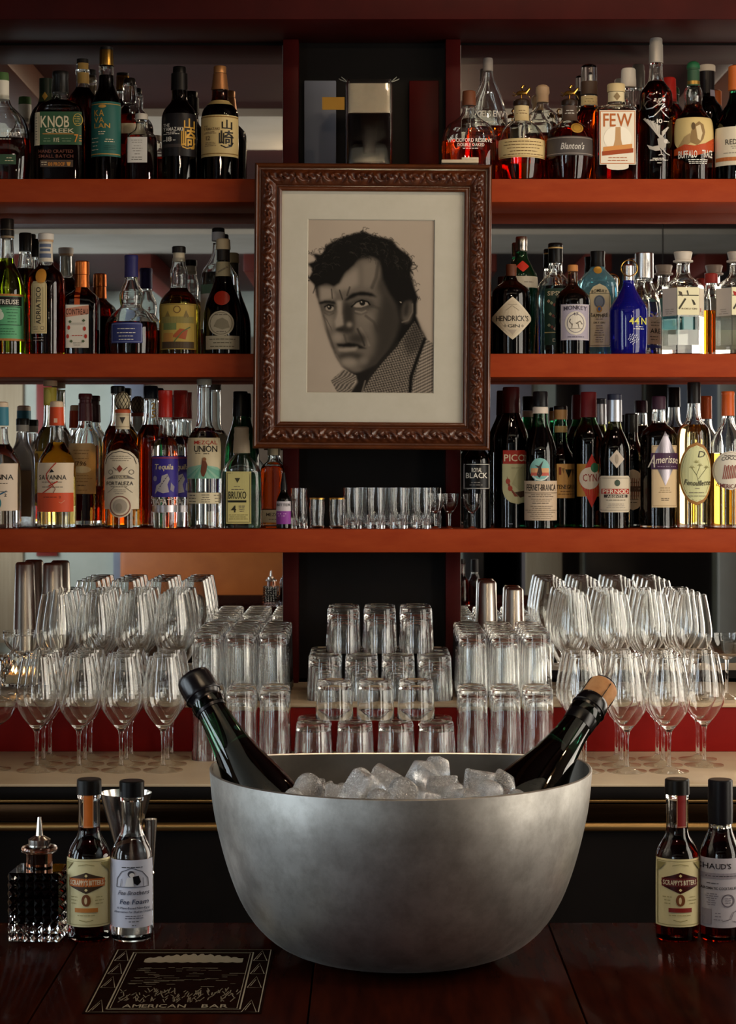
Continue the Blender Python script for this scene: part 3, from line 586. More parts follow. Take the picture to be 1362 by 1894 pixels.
# ---- middle shelf, left half
b = 651
bottle('green herbal liqueur bottle with black capped clear neck at the left end', 13, DF, Z2, [(b, 32), (545, 33), (525, 31), (505, 24), (490, 14.5), (480, 13), (440, 11.5)], 'clear', 'chart', 478, None, [([(405, 11), (407, 12.5), (425, 12.5), (428, 13), (437, 13)], '#171412'), (cyl(425, 441, 12.6), pm('#7d6a50', .4))],
  [('rect', -20, 46, 546, 632, '#5fae7d', [('r', -20, 46, 546, 550, '#b5763c'), ('r', -20, 46, 628, 632, '#b5763c'), ('r', -20, 42, 551, 568, '#1c1a17'), T('CHARTREUSE', -26, 38, 556, 565, W), ('box', -18, 41, 570, 603, 1.2, '#1c1a17'), ('s', 'oval', 1, 13, 578, 594, '#d9e6d2'), ('s', 'diamond', 4, 10, 573, 581, '#d9e6d2'), G(16, 38, 572, 600, 5, '#2f6b47'), G(-14, 40, 608, 622, 3, '#2f6b47')])])
bottle('yellow green liqueur bottle with black cap behind the green label', 47, DB, Z2, [(b, 33), (545, 33), (520, 30), (500, 17), (490, 14), (467, 11)], 'clear', 'chart', 497, None, [([(431, 10), (433, 11.5), (465, 11.5)], '#141210')])
bottle('dark red amaretto bottle with vertical lettering label and white cap', 85, DF, Z2, [(b, 35), (530, 35.5), (514, 34), (503, 28), (494, 16), (489, 13), (446, 12.5)], 'clear', 'dred', 492, None, [([(432, 13), (433, 14.5), (444, 14.5)], '#cfcac2'), (cyl(444, 448, 13.5), '#b99a78')],
  [('rect', 71, 99, 447, 485, '#cfc6b5', [('r', 75, 95, 452, 458, '#5f6a84'), ('r', 76, 94, 461, 466, '#5f6a84'), ('r', 75, 95, 470, 478, '#5f6a84')]), ('oval', 71, 91, 499, 528, '#c98a35', []),
   ('larch', 63, 92, 523, 619, '#d3c191', [T('ADRIATICO', 72, 81, 534, 602, K, rot=1), ('box', 65, 90, 526, 616, .7, '#8a7f5a'), G(67, 76, 605, 613, 2), ('ring', 84, 609, 3.2, 3.2, .8, '#6b6255'), ('l', [(69.5, 534), (69.5, 600)], .8, '#a3966d'), ('l', [(85.5, 534), (85.5, 600)], .8, '#a3966d')])], [G(64, 90, 624, 634, 2, '#8a7f6d')])
bottle('square orange liqueur bottle with copper cap and slanted red label', 152, DF, Z2, [(b, 30), (560, 31), (548, 29), (541, 20), (535, 13), (530, 12)], 'amber', 'dred', 541, (7, 1.0, 560, 540), [([(483, 11), (485, 13), (508, 13.5), (509, 12.5), (532, 13.5)], pm('#c06a35', .28, .9))],
  [('rect', 142, 152, 532, 566, '#b5501f', []), ('rect', 126, 168, 566, 645, '#d9d2c4', [('p', [(126, 573), (168, 567), (168, 583), (126, 589)], '#c98a70'), T('COINTREAU', 127, 167, 573, 584, '#3b1a14'), ('l', [(134, 600), (161, 600)], 1, '#9a948a'), ('l', [(134, 602.5), (161, 602.5)], .7, '#9a948a'), ('s', 'oval', 130, 135, 604, 612, '#b5301f'), ('s', 'oval', 158, 163, 606, 614, '#b5301f'), ('s', 'oval', 128, 133, 620, 628, '#b5301f'), ('s', 'oval', 160, 165, 620, 628, '#b5301f'), ('s', 'diamond', 132, 138, 594, 600, '#4a5a3a'), ('s', 'diamond', 156, 162, 592, 598, '#4a5a3a'), ('s', 'diamond', 134, 140, 630, 636, '#4a5a3a'), ('s', 'diamond', 155, 161, 630, 636, '#4a5a3a'), G(137, 158, 620, 625, 1, '#b5301f'), G(140, 156, 634, 642, 2, '#9a948a')])])
bottle('squat orange brandy bottle with blue cap, bulbous neck and blue label', 243, DF, Z2, [(b, 47), (625, 49), (600, 48), (588, 42), (577, 32), (569, 19), (560, 21), (546, 23), (532, 17), (520, 12), (512, 11)], 'clear', 'red', 597, None, [([(472, 11), (474, 12.5), (482, 12.5), (483, 12), (513, 12.5)], '#2c2a63')],
  [('rect', 229, 254, 483, 512, '#34316e', [('l', [(233, 500), (250, 490)], 1, CR)]), ('larch', 211, 268, 599, 637, '#2b3470', [('box', 213, 266, 602, 635, .8, '#8a93b5'), G(218, 260, 608, 614, 1, W), G(222, 256, 616, 621, 1, W), G(218, 260, 622, 627, 1, W), G(216, 262, 628, 633, 1, W)])])
bottle('pale yellow cane spirit bottle with rippled clear neck and pictorial label', 331, DF, Z2, [(b, 36), (575, 37), (558, 35), (545, 26), (536, 16), (525, 15), (505, 17), (490, 12), (478, 12)], 'clear', 'yellow', 533, None, [([(456, 11), (457.5, 12.5), (468, 12.5)], '#1c1a19'), (cyl(468, 484, 10.5), '#c9bfa8')],
  [('rect', 299, 364, 564, 648, '#b59a4a', [('box', 301, 362, 566, 646, 1, '#7d6a35'), ('ring', 331, 575, 6, 6, 1.5, '#6b4a25'), ('p', [(308, 590), (314, 577), (319, 590)], '#7d6a35'), ('p', [(342, 590), (347, 576), (353, 590)], '#7d6a35'), ('r', 303, 360, 588, 600, '#8a7f45'), ('r', 306, 330, 600, 612, '#6d7a45'), ('p', [(322, 625), (336, 610), (350, 612), (346, 630)], '#a5502a'), ('r', 306, 324, 618, 634, '#b5803a'), ('r', 303, 360, 634, 646, '#4a3a25'), ('l', [(326, 634), (340, 616), (354, 607)], 2, '#5a6a3a')])])
bottle('dark green monastic liqueur bottle with red wax seal and round label', 413, DF, Z2, [(b, 37), (600, 37), (570, 35), (545, 26), (525, 18), (505, 14), (480, 12), (470, 12)], 'dkgreen', 'black', 515, None, [([(442, 10), (444, 12.5), (462, 13.5)], '#c6b696'), (cyl(462, 482, 12), '#2a2420')],
  [('rect', 400, 427, 485, 512, '#a99f80', [('l', [(401, 507), (426, 492)], 3, '#7d7560')]), ('oval', 398, 427, 540, 567, pm('#a32a18', .35), []), ('oval', 388, 435, 577, 624, '#bdb49c', [('ring', 411.5, 600.5, 20, 20, 1, '#6b6450'), ('p', [(398, 606), (404, 594), (414, 590), (424, 596), (427, 608), (414, 612)], '#8f8770'), G(399, 424, 582, 587, 1), G(400, 424, 613, 618, 1)]),
   ('rect', 383, 444, 623, 648, '#b5ac93', [G(387, 440, 626, 646, 3, '#5b5340')])])
bottle('clear bottle with black and white cap behind the monastic liqueur', 404, DB, Z2, [(b, 33), (520, 33), (500, 30), (486, 18), (470, 11), (450, 10)], 'clear', None, 505, None, [([(422, 10), (424, 11.5), (430, 11.5)], '#1a1816'), (cyl(430, 446, 12), '#aeb0b3')], [('rect', 372, 436, 528, 545, '#5d7a63', []), ('rect', 372, 436, 545, 610, '#cfccc4', [])])
# ---- middle shelf, right half
bottle('black apothecary gin bottle with pale diamond label', 946, DF, Z2, [(b, 36), (600, 36.5), (545, 36.5), (534, 33), (524, 18), (518, 10), (496, 9)], 'dark', 'black', 515, None, [([(489, 8.5), (491, 9.5), (512, 9.5)], '#5a2f1a')],
  [('rdiamond', 910, 982, 552, 630, '#c9bda6', [('s', 'rdiamond', 914, 978, 557, 625, '#bfb29b'), T("HENDRICK'S", 917, 975.5, 586, 596, K), T('GIN', 937, 959, 602, 608, K), ('s', 'diamond', 930, 936, 602, 608, '#8a7f6d'), ('s', 'diamond', 961, 967, 602, 608, '#8a7f6d'), ('l', [(934, 577), (945, 568), (958, 577)], 1.2, '#8a7f6d'), ('p', [(938, 612), (954, 612), (946, 622)], '#a5998a'), ('l', [(938, 566), (954, 566)], .9, '#8a7f6d')])])
bottle('green fluted gin bottle with silver cap and red seal', 965, DB, Z2, [(b, 24), (600, 27), (540, 30), (534, 31), (513, 30), (495, 22), (480, 13), (466, 10)], 'green', None, 480, None, [([(438, 9.5), (440, 10.5), (455, 10.5), (456, 10), (464, 10.5)], pm('#b5aca0', .25, 1.0))],
  [('rdiamond', 955, 977, 484, 505, '#c03020', []), ('rect', 936, 994, 513, 534, '#b9b2a0', [G(962, 990, 520, 528, 1)])])
bottle('clear gin bottle with black cap and dark green floral label', 1028, DB, Z2, [(b, 33), (560, 34), (540, 33), (522, 28), (512, 18), (506, 13), (488, 12.5)], 'clear', None, 530, None, [([(450, 12), (452, 13.5), (458, 13.5), (459, 13), (486, 13.5)], '#12100f'), (cyl(458, 460.5, 13.6), '#c9a86a')],
  [('rect', 1006, 1056, 536, 640, '#234033', [T('SIPSMITH', 1011, 1055, 541, 549, CR), ('r', 1006, 1056, 616, 618, '#b9ad7a'), T('DRY', 1020, 1040, 628, 634, CR)] + [('s', 'diamond', 1010 + (i*37 % 32), 1016 + (i*37 % 32), 556 + i*3.4, 563 + i*3.4, ('#c9a58a', '#a8b08a', '#8a4a3a')[i % 3]) for i in range(17)])])
bottle('amber apothecary gin bottle with cork and lilac animal crest label', 1060, DF, Z2, [(b, 32), (560, 33), (548, 31), (538, 22), (530, 11), (522, 9), (504, 8.5)], 'amber', 'black', 528, None, [([(490, 7.5), (491, 9), (502, 9.5)], '#b3763c')],
  [('rect', 1036, 1088, 565, 631, '#a79fae', [('box', 1038, 1086, 567, 629, .8, '#d6cfc4'), ('s', 'oval', 1043, 1081, 578, 622, '#cfc7b8'), ('ring', 1062, 600, 15, 17, 1.3, '#6b6470'), T('MONKEY', 1041, 1083, 569, 577, '#3b3540', arc=2), T('47', 1057, 1067, 580, 586, '#4a4450'), ('l', [(1053, 592), (1051, 597), (1055, 602), (1064, 600), (1070, 596), (1074, 602)], 2.2, '#6b6258'), ('l', [(1056, 602), (1055, 609)], 1.5, '#6b6258'), ('l', [(1066, 600), (1068, 609)], 1.5, '#6b6258'), ('l', [(1050, 610), (1075, 610)], 1, '#6b6258'), G(1045, 1080, 622, 628, 1, '#5b5562')])])
bottle('pale blue gin bottle with black cap and tall arched cream label', 1106, DB, Z2, [(b, 33), (560, 36), (535, 36), (518, 33), (505, 20), (498, 14), (490, 13)], 'aqua', None, 520, (4, .75, 530, 500), [([(465, 13), (467, 13.5), (480, 12.5), (494, 14)], '#0f0d0c')],
  [('oval', 1097, 1112, 494, 508, 'gold', []), ('arch', 1086, 1127, 527, 643, '#d9cda8', [('box', 1088.5, 1124.5, 545, 640, .8, '#3b3a35'), T('BOMBAY', 1092, 1120, 539, 545, K, arc=2.5), ('s', 'oval', 1096, 1116, 548, 572, '#7d8a99'), ('ring', 1106, 560, 8, 10, 1.2, '#4a5566'), ('s', 'oval', 1101, 1111, 568, 580, '#b58a3c'), ('s', 'oval', 1103.5, 1108.5, 570, 577, '#3a6ab0'), T('SAPPHIRE', 1091, 1121, 580, 587, K, arc=-2.5), G(1098, 1114, 590, 594, 1), T('DRY GIN', 1096, 1116, 597, 600, K), G(1096, 1116, 602, 636, 8, '#8a7f6d')])])
r = bottle('cobalt blue gin bottle with conical shoulders and ring stopper', 1163, DF, Z2, [(b, 33), (640, 35), (580, 35.5), (571, 35), (560, 29), (545, 19), (532, 12), (526, 10.5), (519, 10)], 'cobalt', None, 530, None, [([(489, 6), (492, 9.5), (519, 10.5)], SILVER)], (),
  [T('44', 1160, 1178, 589, 602, '#d3cf5a'), T('°', 1178.5, 1182, 587, 592, '#d3cf5a'), T('N', 1182, 1192, 589, 602, '#d3cf5a'), G(1170, 1186, 605, 608, 1, W), G(1164, 1190, 609, 612, 1, W)] + [('l', [(1166 + 9*math.cos(i*2.4)*math.sqrt(i/22), 630 + 10*math.sin(i*2.4)*math.sqrt(i/22)), (1168 + 9*math.cos(i*2.4)*math.sqrt(i/22), 627.5 + 10*math.sin(i*2.4)*math.sqrt(i/22))], 1.1, '#cfd0e0') for i in range(22)])
s_ = DF / F
mesh_obj('pull_ring', tube([(15*s_*math.cos(t*math.pi/14), -11.5*s_, (Z_(497, DF) - Z2) + 15*s_*math.sin(t*math.pi/14)) for t in range(29)], 0.0014, 6), GOLD, r)
bottle('clear gin bottle with wide silver cap and white leaf print', 1192, DB, Z2, [(b, 31), (645, 30), (638, 32), (580, 32), (556, 29), (535, 21), (522, 15), (515, 15)], 'clear', None, 560, None, [([(468, 15), (469.5, 17), (515, 17.5)], SILVER)],
  [('rect', 1178, 1204, 488, 514, '#cdbda9', []), ('rect', 1190, 1222, 588, 638, '#cdb8a6', [T('ARE', 1199, 1219, 609, 618, K), G(1200, 1218, 596, 606, 2), G(1198, 1214, 622, 632, 2)]), ('rect', 1162, 1223, 640, 645, '#2c3a8a', [])], [('p', [(1206, 591), (1198, 582), (1202, 581), (1207, 587), (1212, 580), (1216, 582)], '#d9cbb8'), ('p', [(1206, 597), (1197, 590), (1200, 588), (1207, 593), (1216, 587), (1218, 590)], '#d9cbb8')])
def roku(label, cx_, capc, full):
    k = cx_ - 1264
    L_ = [('rect', 1225+k, 1243+k, 535, 586, '#c3b8ad', [G(1228+k, 1240+k, 572, 584, 3, '#9a9086')]), ('rect', 1243.5+k, 1284.5+k, 534, 585, '#e6dfba', [('l', [(1262+k, 540), (1264+k, 548)], 2.4, '#3a3526'), ('l', [(1245+k, 549), (1283+k, 549)], 1.6, '#3a3526'), ('p', [(1246+k, 541), (1252+k, 543), (1254+k, 551), (1248+k, 549)], '#4a4030' if full else '#a3201c'), ('l', [(1259+k, 555), (1247+k, 574)], 3.2, '#3a3526'), ('p', [(1270+k, 556), (1274+k, 558), (1278+k, 566), (1274+k, 567)], '#3a3526'), T('ROKU GIN', 1252+k, 1280+k, 572, 575, '#6b6450')]), ('rect', 1285+k, 1303+k, 535, 586, '#d3c4ab', [('r', 1288+k, 1291+k, 572, 579, '#a3402c'), G(1292+k, 1301+k, 576, 584, 2, '#9a9086')])]
    if full: L_.append(('rect', 1226+k, 1302+k, 588, 612, glass((0.25, .55, .58)), []))
    r = bottle(label, cx_, DF, Z2, [(b, 40), (600, 40), (533, 40), (526, 38), (519, 24), (510, 14), (500, 12), (487, 12)], 'clear', None, 640, ('hex', 1, 523, 524), [([(466, 16), (468, 17), (481, 14), (482, 18), (485, 18), (487, 12)], capc)], L_, smooth_it=1)
    s = DF / F; R = 40*s + .0006; za, zm, zb_ = (Z_(646, DF) - Z2, Z_(608, DF) - Z2, Z_(534, DF) - Z2)
    ring = [(R, 0), (R/2, .866*R), (-R/2, .866*R), (-R, 0)]
    V = [(x*.985, y*1.0, z) for z in (za, zm, zb_) for x, y in ring]
    mesh_obj('back_label', (V, [[q*4+i, q*4+i+1, (q+1)*4+i+1, (q+1)*4+i] for q in range(2) for i in range(3)]), [pm('#a9a58c'), pm('#5f9a9a' if full else '#8f8b82')], r, smooth=False, matidx=[0]*3 + [1]*3)
    return r
roku('hexagonal clear gin bottle with cream facets and teal band', 1264, '#c6bcae', True).rotation_euler.z = math.radians(7)
roku('hexagonal clear gin bottle cut by the right edge of middle shelf', 1363, '#b0a498', False).rotation_euler.z = math.radians(8)
bottle('slim amber bottle with red cap between the two hexagonal gins', 1316, DB, Z2, [(b, 18), (560, 18), (545, 16), (535, 11), (524, 10)], 'clear', 'amber', 575, None, [([(506, 10), (508, 12), (524, 12)], '#9a2a20')])

# ---- lower shelf, left half
b = 976
bottle('clear rum bottle with blue capsule at the left end of lower shelf', 2, DF, Z3, [(b, 37), (870, 37), (850, 33), (833, 24), (822, 16), (812, 13), (790, 12)], 'clear', None, 822, None, [([(743, 9), (745, 13), (753, 13)], '#d8c3ab'), (cyl(753, 787, 14, 13.5), '#3d7f95')],
  [('rect', -34, 35, 857, 944, '#dccbb8', [T('SAVANNA', -35, 29, 877, 887, K), G(-10, 24, 890, 898, 1), ('l', [(18, 908), (2, 916), (-8, 920)], 2.5, '#2a5a7d'), ('ring', -6, 930, 14, 14, 2, '#2f7f8a'), ('p', [(0, 857), (8, 857), (-6, 872), (-16, 872)], '#7fb0c0'), G(-8, 26, 906, 912, 1), T('2', 14, 18, 912, 918, K), ('l', [(-2, 870), (3, 868), (1, 873)], 1.6, K)])])
bottle('clear rum bottle with orange capsule and orange and cream label', 105, DF, Z3, [(b, 36), (870, 36.5), (852, 34), (836, 25), (822, 16), (812, 13.5), (788, 12.5)], 'clear', 'pale', 818, None, [([(742, 9), (744, 11.5), (753, 12)], '#d8bfa3'), (cyl(753, 787, 13.5, 12.5), '#cf4a1e')],
  [('rect', 72, 138, 856, 911, '#dcc9b0', [T('SAVANNA', 77, 127, 878, 887, '#2a2320'), ('p', [(97, 874), (101, 867), (106, 873)], K), G(82, 122, 890, 893, 1), G(82, 122, 899, 902, 1)]), ('rect', 72, 138, 911, 946, '#d24f28', [T('2', 114, 118, 917, 921, '#7d2a14'), G(84, 112, 916, 922, 1, '#7d2a14'), ('l', [(114, 928), (118, 930), (124, 925)], .9, '#e0a080')])],
  [('l', [(109, 856), (100, 866), (92, 876), (92, 885), (100, 894), (104, 898), (94, 905), (84, 912)], 1.8, '#b5301f'), ('l', [(96, 899), (112, 890)], 2.2, '#b5301f'), ('l', [(104, 898), (108, 904), (104, 912)], 1.2, '#8a3a2a')], base_t=.010)
r_ = mesh_obj('medallion', (lambda v: ([(x, y, z) for x, y, z in v[0]], v[1]))(box(-.004, .004, -13.9*DF/F, -13.1*DF/F, Z_(782, DF)-Z3, Z_(774, DF)-Z3)), pm('#e2b79a'), bpy.data.objects[[o.name for o in bpy.data.objects if o.get('label') == 'clear rum bottle with orange capsule and orange and cream label'][0]], smooth=False)
bottle('frosted flask with dark stopper between the two rum bottles', 42, DB, Z3, [(b, 26), (850, 26), (835, 20), (822, 14), (810, 12), (800, 11.5)], glass((.85, .85, .85), 1.4, .25), None, None, (4, .7, 840, 820), [([(774, 11), (776, 12), (786, 12)], '#15120f'), (cyl(786, 798, 11.5), '#9a948a')], [('rect', 22, 60, 870, 955, '#4a3526', [])])
bottle('tall clear bottle with wooden cap and yellow fruit label', 93, DB, Z3, [(b, 29), (840, 29), (815, 27), (797, 20), (788, 13), (760, 12), (720, 12)], 'clear', None, 790, None, [([(704, 12), (705, 12.5), (714, 12.5)], '#a68a6e')],
  [('rect', 81, 105, 717, 750, '#b8a83a', [('s', 'oval', 84, 96, 720, 748, '#c9bd5a')]), ('rect', 65, 121, 835, 935, '#c9a53a', [('s', 'oval', 66, 76, 838, 856, '#7d5a1e'), ('s', 'oval', 66, 78, 885, 905, '#d9c45a'), ('s', 'oval', 67, 76, 912, 930, '#7d3a1e')])])
bottle('aged rum bottle with dark red wax top and tan parchment label', 158, 4.79, Z3, [(b, 31), (830, 31), (815, 30), (803, 24), (793, 15), (787, 13), (776, 12)], 'clear', 'dred', 899, None, [([(728, 11), (730, 12.5), (738, 12.5), (739, 11), (745, 11), (746, 12.5), (779, 13.5)], pm('#4a141a', .35))],
  [('larch', 128, 180, 820, 913, '#b99a6c', [T('1796', 143, 164, 853, 861, '#4a3320'), G(137, 172, 830, 842, 2, '#8a6a42'), G(140, 170, 846, 850, 1, '#8a6a42'), ('s', 'oval', 140, 172, 862, 875, '#cfc0a0'), G(138, 174, 877, 893, 3, '#8a6a42'), G(138, 166, 895, 900, 1, '#4a3320'), G(134, 174, 904, 908, 1, '#8a6a42')])], base_t=.016)
r = bottle('reposado tequila bottle with agave stopper and arched cream label', 227, DF, Z3, [(b, 33), (850, 33.5), (832, 31), (818, 24), (806, 16), (800, 13), (780, 12.5), (762, 12)], 'clear', 'gold', 803, None, [([(757, 12), (759, 14.5), (764, 14)], '#b5502a')],
  [('rect', 213, 241, 762, 794, '#d6c7a8', [('r', 213, 241, 767, 768.4, '#a59272'), ('r', 213, 241, 789, 790.4, '#a59272'), ('s', 'vee', 223, 233, 772, 784, '#3b3530')]), ('arch', 194, 258, 830, 941, '#d6cab2', [('l', [(198, 858), (202, 846), (212, 838), (226, 835), (240, 838), (250, 846), (254, 858)], 1.4, '#4a4038'), G(207, 246, 842, 854, 3, '#8a7f6d'), ('s', 'diamond', 220, 231, 860, 874, '#8a3a2a'), ('ring', 209, 873, 4, 4, 1, '#5b5248'), ('ring', 246, 873, 4, 4, 1, '#5b5248'), ('l', [(213, 864), (220, 870)], 1.3, '#5b5248'), ('l', [(239, 864), (232, 870)], 1.3, '#5b5248'), ('p', [(200, 886), (214, 879), (240, 879), (252, 886), (240, 885), (214, 885)], '#6b6258'), T('TEQUILA', 213, 239, 880, 884, CR), T('FORTALEZA', 201, 249, 890, 897, '#2a2320'), G(208, 242, 899, 901, 1), ('l', [(203, 911), (216, 901)], 1, '#8a7f6d'), ('l', [(248, 911), (236, 901)], 1, '#8a7f6d'), G(213, 238, 904, 914, 3, '#a5998a')]),
   ('oval', 205, 247, 914, 957, '#d6cab2', [('ring', 226, 935.5, 18, 18, 2.2, '#8a5a4a'), ('s', 'oval', 213, 239, 922, 949, '#a5998a'), ('s', 'oval', 218, 230, 930, 946, '#8f8474')])])
s_ = DF / F
bm = bmesh.new(); bmesh.ops.create_uvsphere(bm, u_segments=14, v_segments=9, radius=1)
for v in bm.verts: v.co = Vector((v.co.x*14.5*s_, v.co.y*14.5*s_, (Z_(742, DF)-Z3) + v.co.z*18*s_))
ag = mesh_obj('agave_stopper', ([tuple(v.co) for v in bm.verts], [[v.index for v in f.verts] for f in bm.faces]), pm('#b8ae90', .6), r); bm.free()
sv = []
for k in range(12):
    for sgn in (1, -1):
        sv.append(tube([(14.9*s_*math.cos(k*math.pi/6 + sgn*t*.28)*math.sin(math.pi*(.12+.76*t/6)), 14.9*s_*math.sin(k*math.pi/6 + sgn*t*.28)*math.sin(math.pi*(.12+.76*t/6)), (Z_(742, DF)-Z3) + 18.4*s_*math.cos(math.pi*(.12+.76*t/6))) for t in range(7)], 0.0006, 4, False))
mesh_obj('leaf_ridges', join(*sv), pm('#2a261e'), ag)
bottle('tall olive tinted tequila bottle with black cap behind the agave stopper', 218, DB, Z3, [(b, 30), (830, 30), (805, 27), (788, 17), (775, 13), (728, 12)], 'clear', 'gold', 788, None, [([(714, 11), (716, 13), (728, 13)], '#121416')])
bottle('dark anejo bottle with blue black cap and gold numerals on neck', 279, DB, Z3, [(b, 27), (820, 27), (800, 24), (785, 15), (770, 12.5), (738, 12)], 'clear', 'damber', 786, None, [([(714, 11.5), (716, 13), (737, 13)], '#12161f')], (), [T('2', 281, 288, 745, 757, 'gold'), T('5', 281, 288, 760, 773, 'gold')])
def tapatio(label, cx_, D, k):
    return bottle(label, cx_, D, Z3, [(b, 23), (960, 24), (830, 24.5), (818, 22), (808, 15), (800, 12.5), (776, 12)], 'clear', None, 808, None, [([(722, 12), (723, 13), (735, 13), (736, 12.4), (772, 13)], pm('#b3261c', .3))],
      [('rect', cx_-25, cx_+25, 844, 919, '#33248a', [T('Tequila', cx_-18, cx_+16, 858, 868, CR, slant=.15), ('r', cx_-24, cx_+24, 846, 848, '#a33a4a'), ('p', [(cx_-4, 880), (cx_+6, 876), (cx_+10, 886), (cx_+6, 896), (cx_+9, 910), (cx_-2, 912), (cx_-12, 908), (cx_-17, 914), (cx_-14, 898), (cx_-6, 892)], '#a8a3a8'), ('l', [(cx_-10, 904), (cx_+6, 880)], 1.6, '#3b3545'), ('p', [(cx_+12, 892), (cx_+18, 900), (cx_+16, 910), (cx_+11, 906)], '#8a8595'), ('s', 'oval', cx_-20, cx_-13, 880, 890, '#8a85a5')]),
       ('rect', cx_-24, cx_+24, 934, 947, pm('#b9b3b8', .3, .7), [])], [T('TAPATIO', cx_-22, cx_+22, 922, 933, '#d6cfc6')])
tapatio('clear tequila bottle with red cap and purple rider label', 306, DF, 0)
tapatio('second red capped tequila bottle half hidden behind its twin', 334, DB, 1)
rays = []
for i in range(7):
    a0 = -62 + i * 20.5
    xa, xb = 377 + 46*math.sin(math.radians(a0)), 377 + 46*math.sin(math.radians(a0 + 10))
    rays.append(('p', [(377, 858), (max(346, min(409, xa)), 884 if abs(xa-377) < 31 else 872), (max(346, min(409, xb)), 884 if abs(xb-377) < 31 else 872)], '#6fae98'))
bottle('clear mezcal bottle with cream label of red and black lettering', 378, DF, Z3, [(b, 31), (850, 31.5), (818, 31), (808, 29), (796, 21), (786, 14.5), (772, 12.5), (724, 13), (718, 12), (712, 12)], 'clear', None, 792, None, [([(701, 12.5), (702, 13.5), (712, 13.5)], '#8f8f84')],
  [('rect', 346, 410, 810, 885, '#d9cba8', [T('MEZCAL', 362, 403, 815, 822, '#b5301f'), T('UNIÓN', 362, 403, 824, 836, '#1f1a16'), G(362, 376, 837, 840, 1), G(378, 390, 837.5, 841, 1, K), ('p', [(346, 870), (352, 864), (377, 859), (403, 864), (409, 870), (409, 885), (346, 885)], '#8fbfa8')] + rays + [('p', [(374, 872), (377, 850), (382, 849), (386, 860), (384, 872), (380, 882), (376, 880)], '#6b3a25'), ('s', 'oval', 377, 384, 846, 853, '#8a5a3a')]),
   ('rect', 347, 410, 911, 931, '#d6cbaa', [G(349, 368, 913, 930, 3, K), G(374, 392, 913, 930, 4), G(397, 408, 913, 930, 3)])])
bottle('square mezcal flask with cream wax top and yellow label', 447, DF, Z3, [(b, 36), (960, 37), (880, 37), (870, 35), (858, 28), (846, 18), (838, 14), (815, 13)], 'clear', None, 872, (4.5, .62, 875, 842), [([(789, 10), (791, 13.5), (800, 13), (803, 14), (812, 13.4), (815, 14.3), (838, 15.5)], '#b3a28a')],
  [('rect', 420, 466, 872, 968, '#cfc684', [('box', 422.5, 463.5, 875, 965, .9, '#3b3a25'), ('s', 'vee', 436, 446, 884, 893, '#3b3a25'), G(434, 448, 897, 903, 1), G(430, 452, 903, 907, 1), T('BRUXO', 425, 457, 908, 922, '#2a2a1c'), ('r', 424, 457, 925, 929, '#2a2a1c'), T('4', 430, 439, 934, 947, '#2a2a1c'), G(443, 455, 934, 947, 4), G(426, 460, 950, 961, 3, '#8a8450')])])
bottle('bright green wine shaped bottle with black foil behind yellow mezcal label', 445, DB, Z3, [(b, 30), (850, 30), (825, 28), (805, 22), (785, 15), (770, 13)], 'green', None, 780, None, [([(724, 12), (726, 13), (770, 14)], '#0e0d0d')])
bottle('amber mezcal bottle with cream label half hidden below the frame', 505, DB, Z3, [(b, 23), (870, 23), (861, 20), (853, 10), (845, 9), (838, 9)], 'clear', 'orange', 862, (5, .8, 868, 856), [([(829, 8), (831, 9.5), (842, 9.5)], '#a39478')], [('rect', 484, 528, 943, 966, '#cfc2a0', [T('MEZCAL', 494, 526, 948, 954, '#4a4030'), G(494, 520, 957, 963, 1)])])
bottle('small dropper bottle with white and purple label', 525, DF - 0.01, Z3, [(b, 13.5), (930, 13.5), (920, 12), (912, 7), (904, 6)], 'dark', 'black', 915, None, [([(874, 2), (880, 3), (890, 4.5), (898, 6), (906, 6.5)], '#161416')], [('rect', 511.5, 538.5, 927, 945, '#cdc6cc', [T('BITTER', 513, 537, 931, 936, K)]), ('rect', 511.5, 538.5, 945, 969, '#8a3a9a', [G(514, 530, 948, 956, 2, '#c9a0d0')])])
bottle('black bottle with white outlined label under the right frame corner', 883, DF, Z3, [(b, 26), (860, 26), (846, 25), (838, 18), (826, 12), (800, 11)], 'dark', 'black', 838, None, [([(790, 11), (792, 12), (806, 12)], '#121010')], [('rect', 857.5, 905, 857, 905, '#131212', [('box', 859, 903.5, 859, 903, 1.1, '#cfcac2'), T('ROYAL', 872, 890, 865, 873, W), T('BLACK', 862, 900, 874, 884, W), G(868, 892, 890, 899, 2, '#8a857d')])])
# ---- lower shelf, right half
bottle('dark aperitif bottle with red topped label and dark red capsule', 946, 4.747, Z3, [(b, 33), (820, 33.5), (800, 31), (782, 23), (768, 16.5), (755, 15)], 'dark', 'black', 775, None, [([(716, 14), (718, 15.5), (764, 16.5)], '#3a0f10')],
  [('rect', 929, 975, 833, 858, '#a32a1c', [T('PICON', 931, 982, 840, 853, '#e0cfae')]), ('ushape', 928, 984, 858, 932, '#b9b48a', [('p', [(936, 880), (945, 905), (957, 918), (950, 918), (938, 898)], '#7d3a25'), ('p', [(945, 895), (955, 870), (966, 860), (976, 872), (974, 900), (960, 908)], '#a8a37a'), ('p', [(950, 910), (975, 906), (974, 916), (960, 920)], '#4a3325'), ('s', 'oval', 934, 942, 885, 895, '#a3402c'), ('s', 'oval', 938, 946, 898, 908, '#a3402c'), G(940, 970, 863, 868, 1, '#8a8560')])], [G(936, 950, 966, 970, 1, '#8a93a5')])
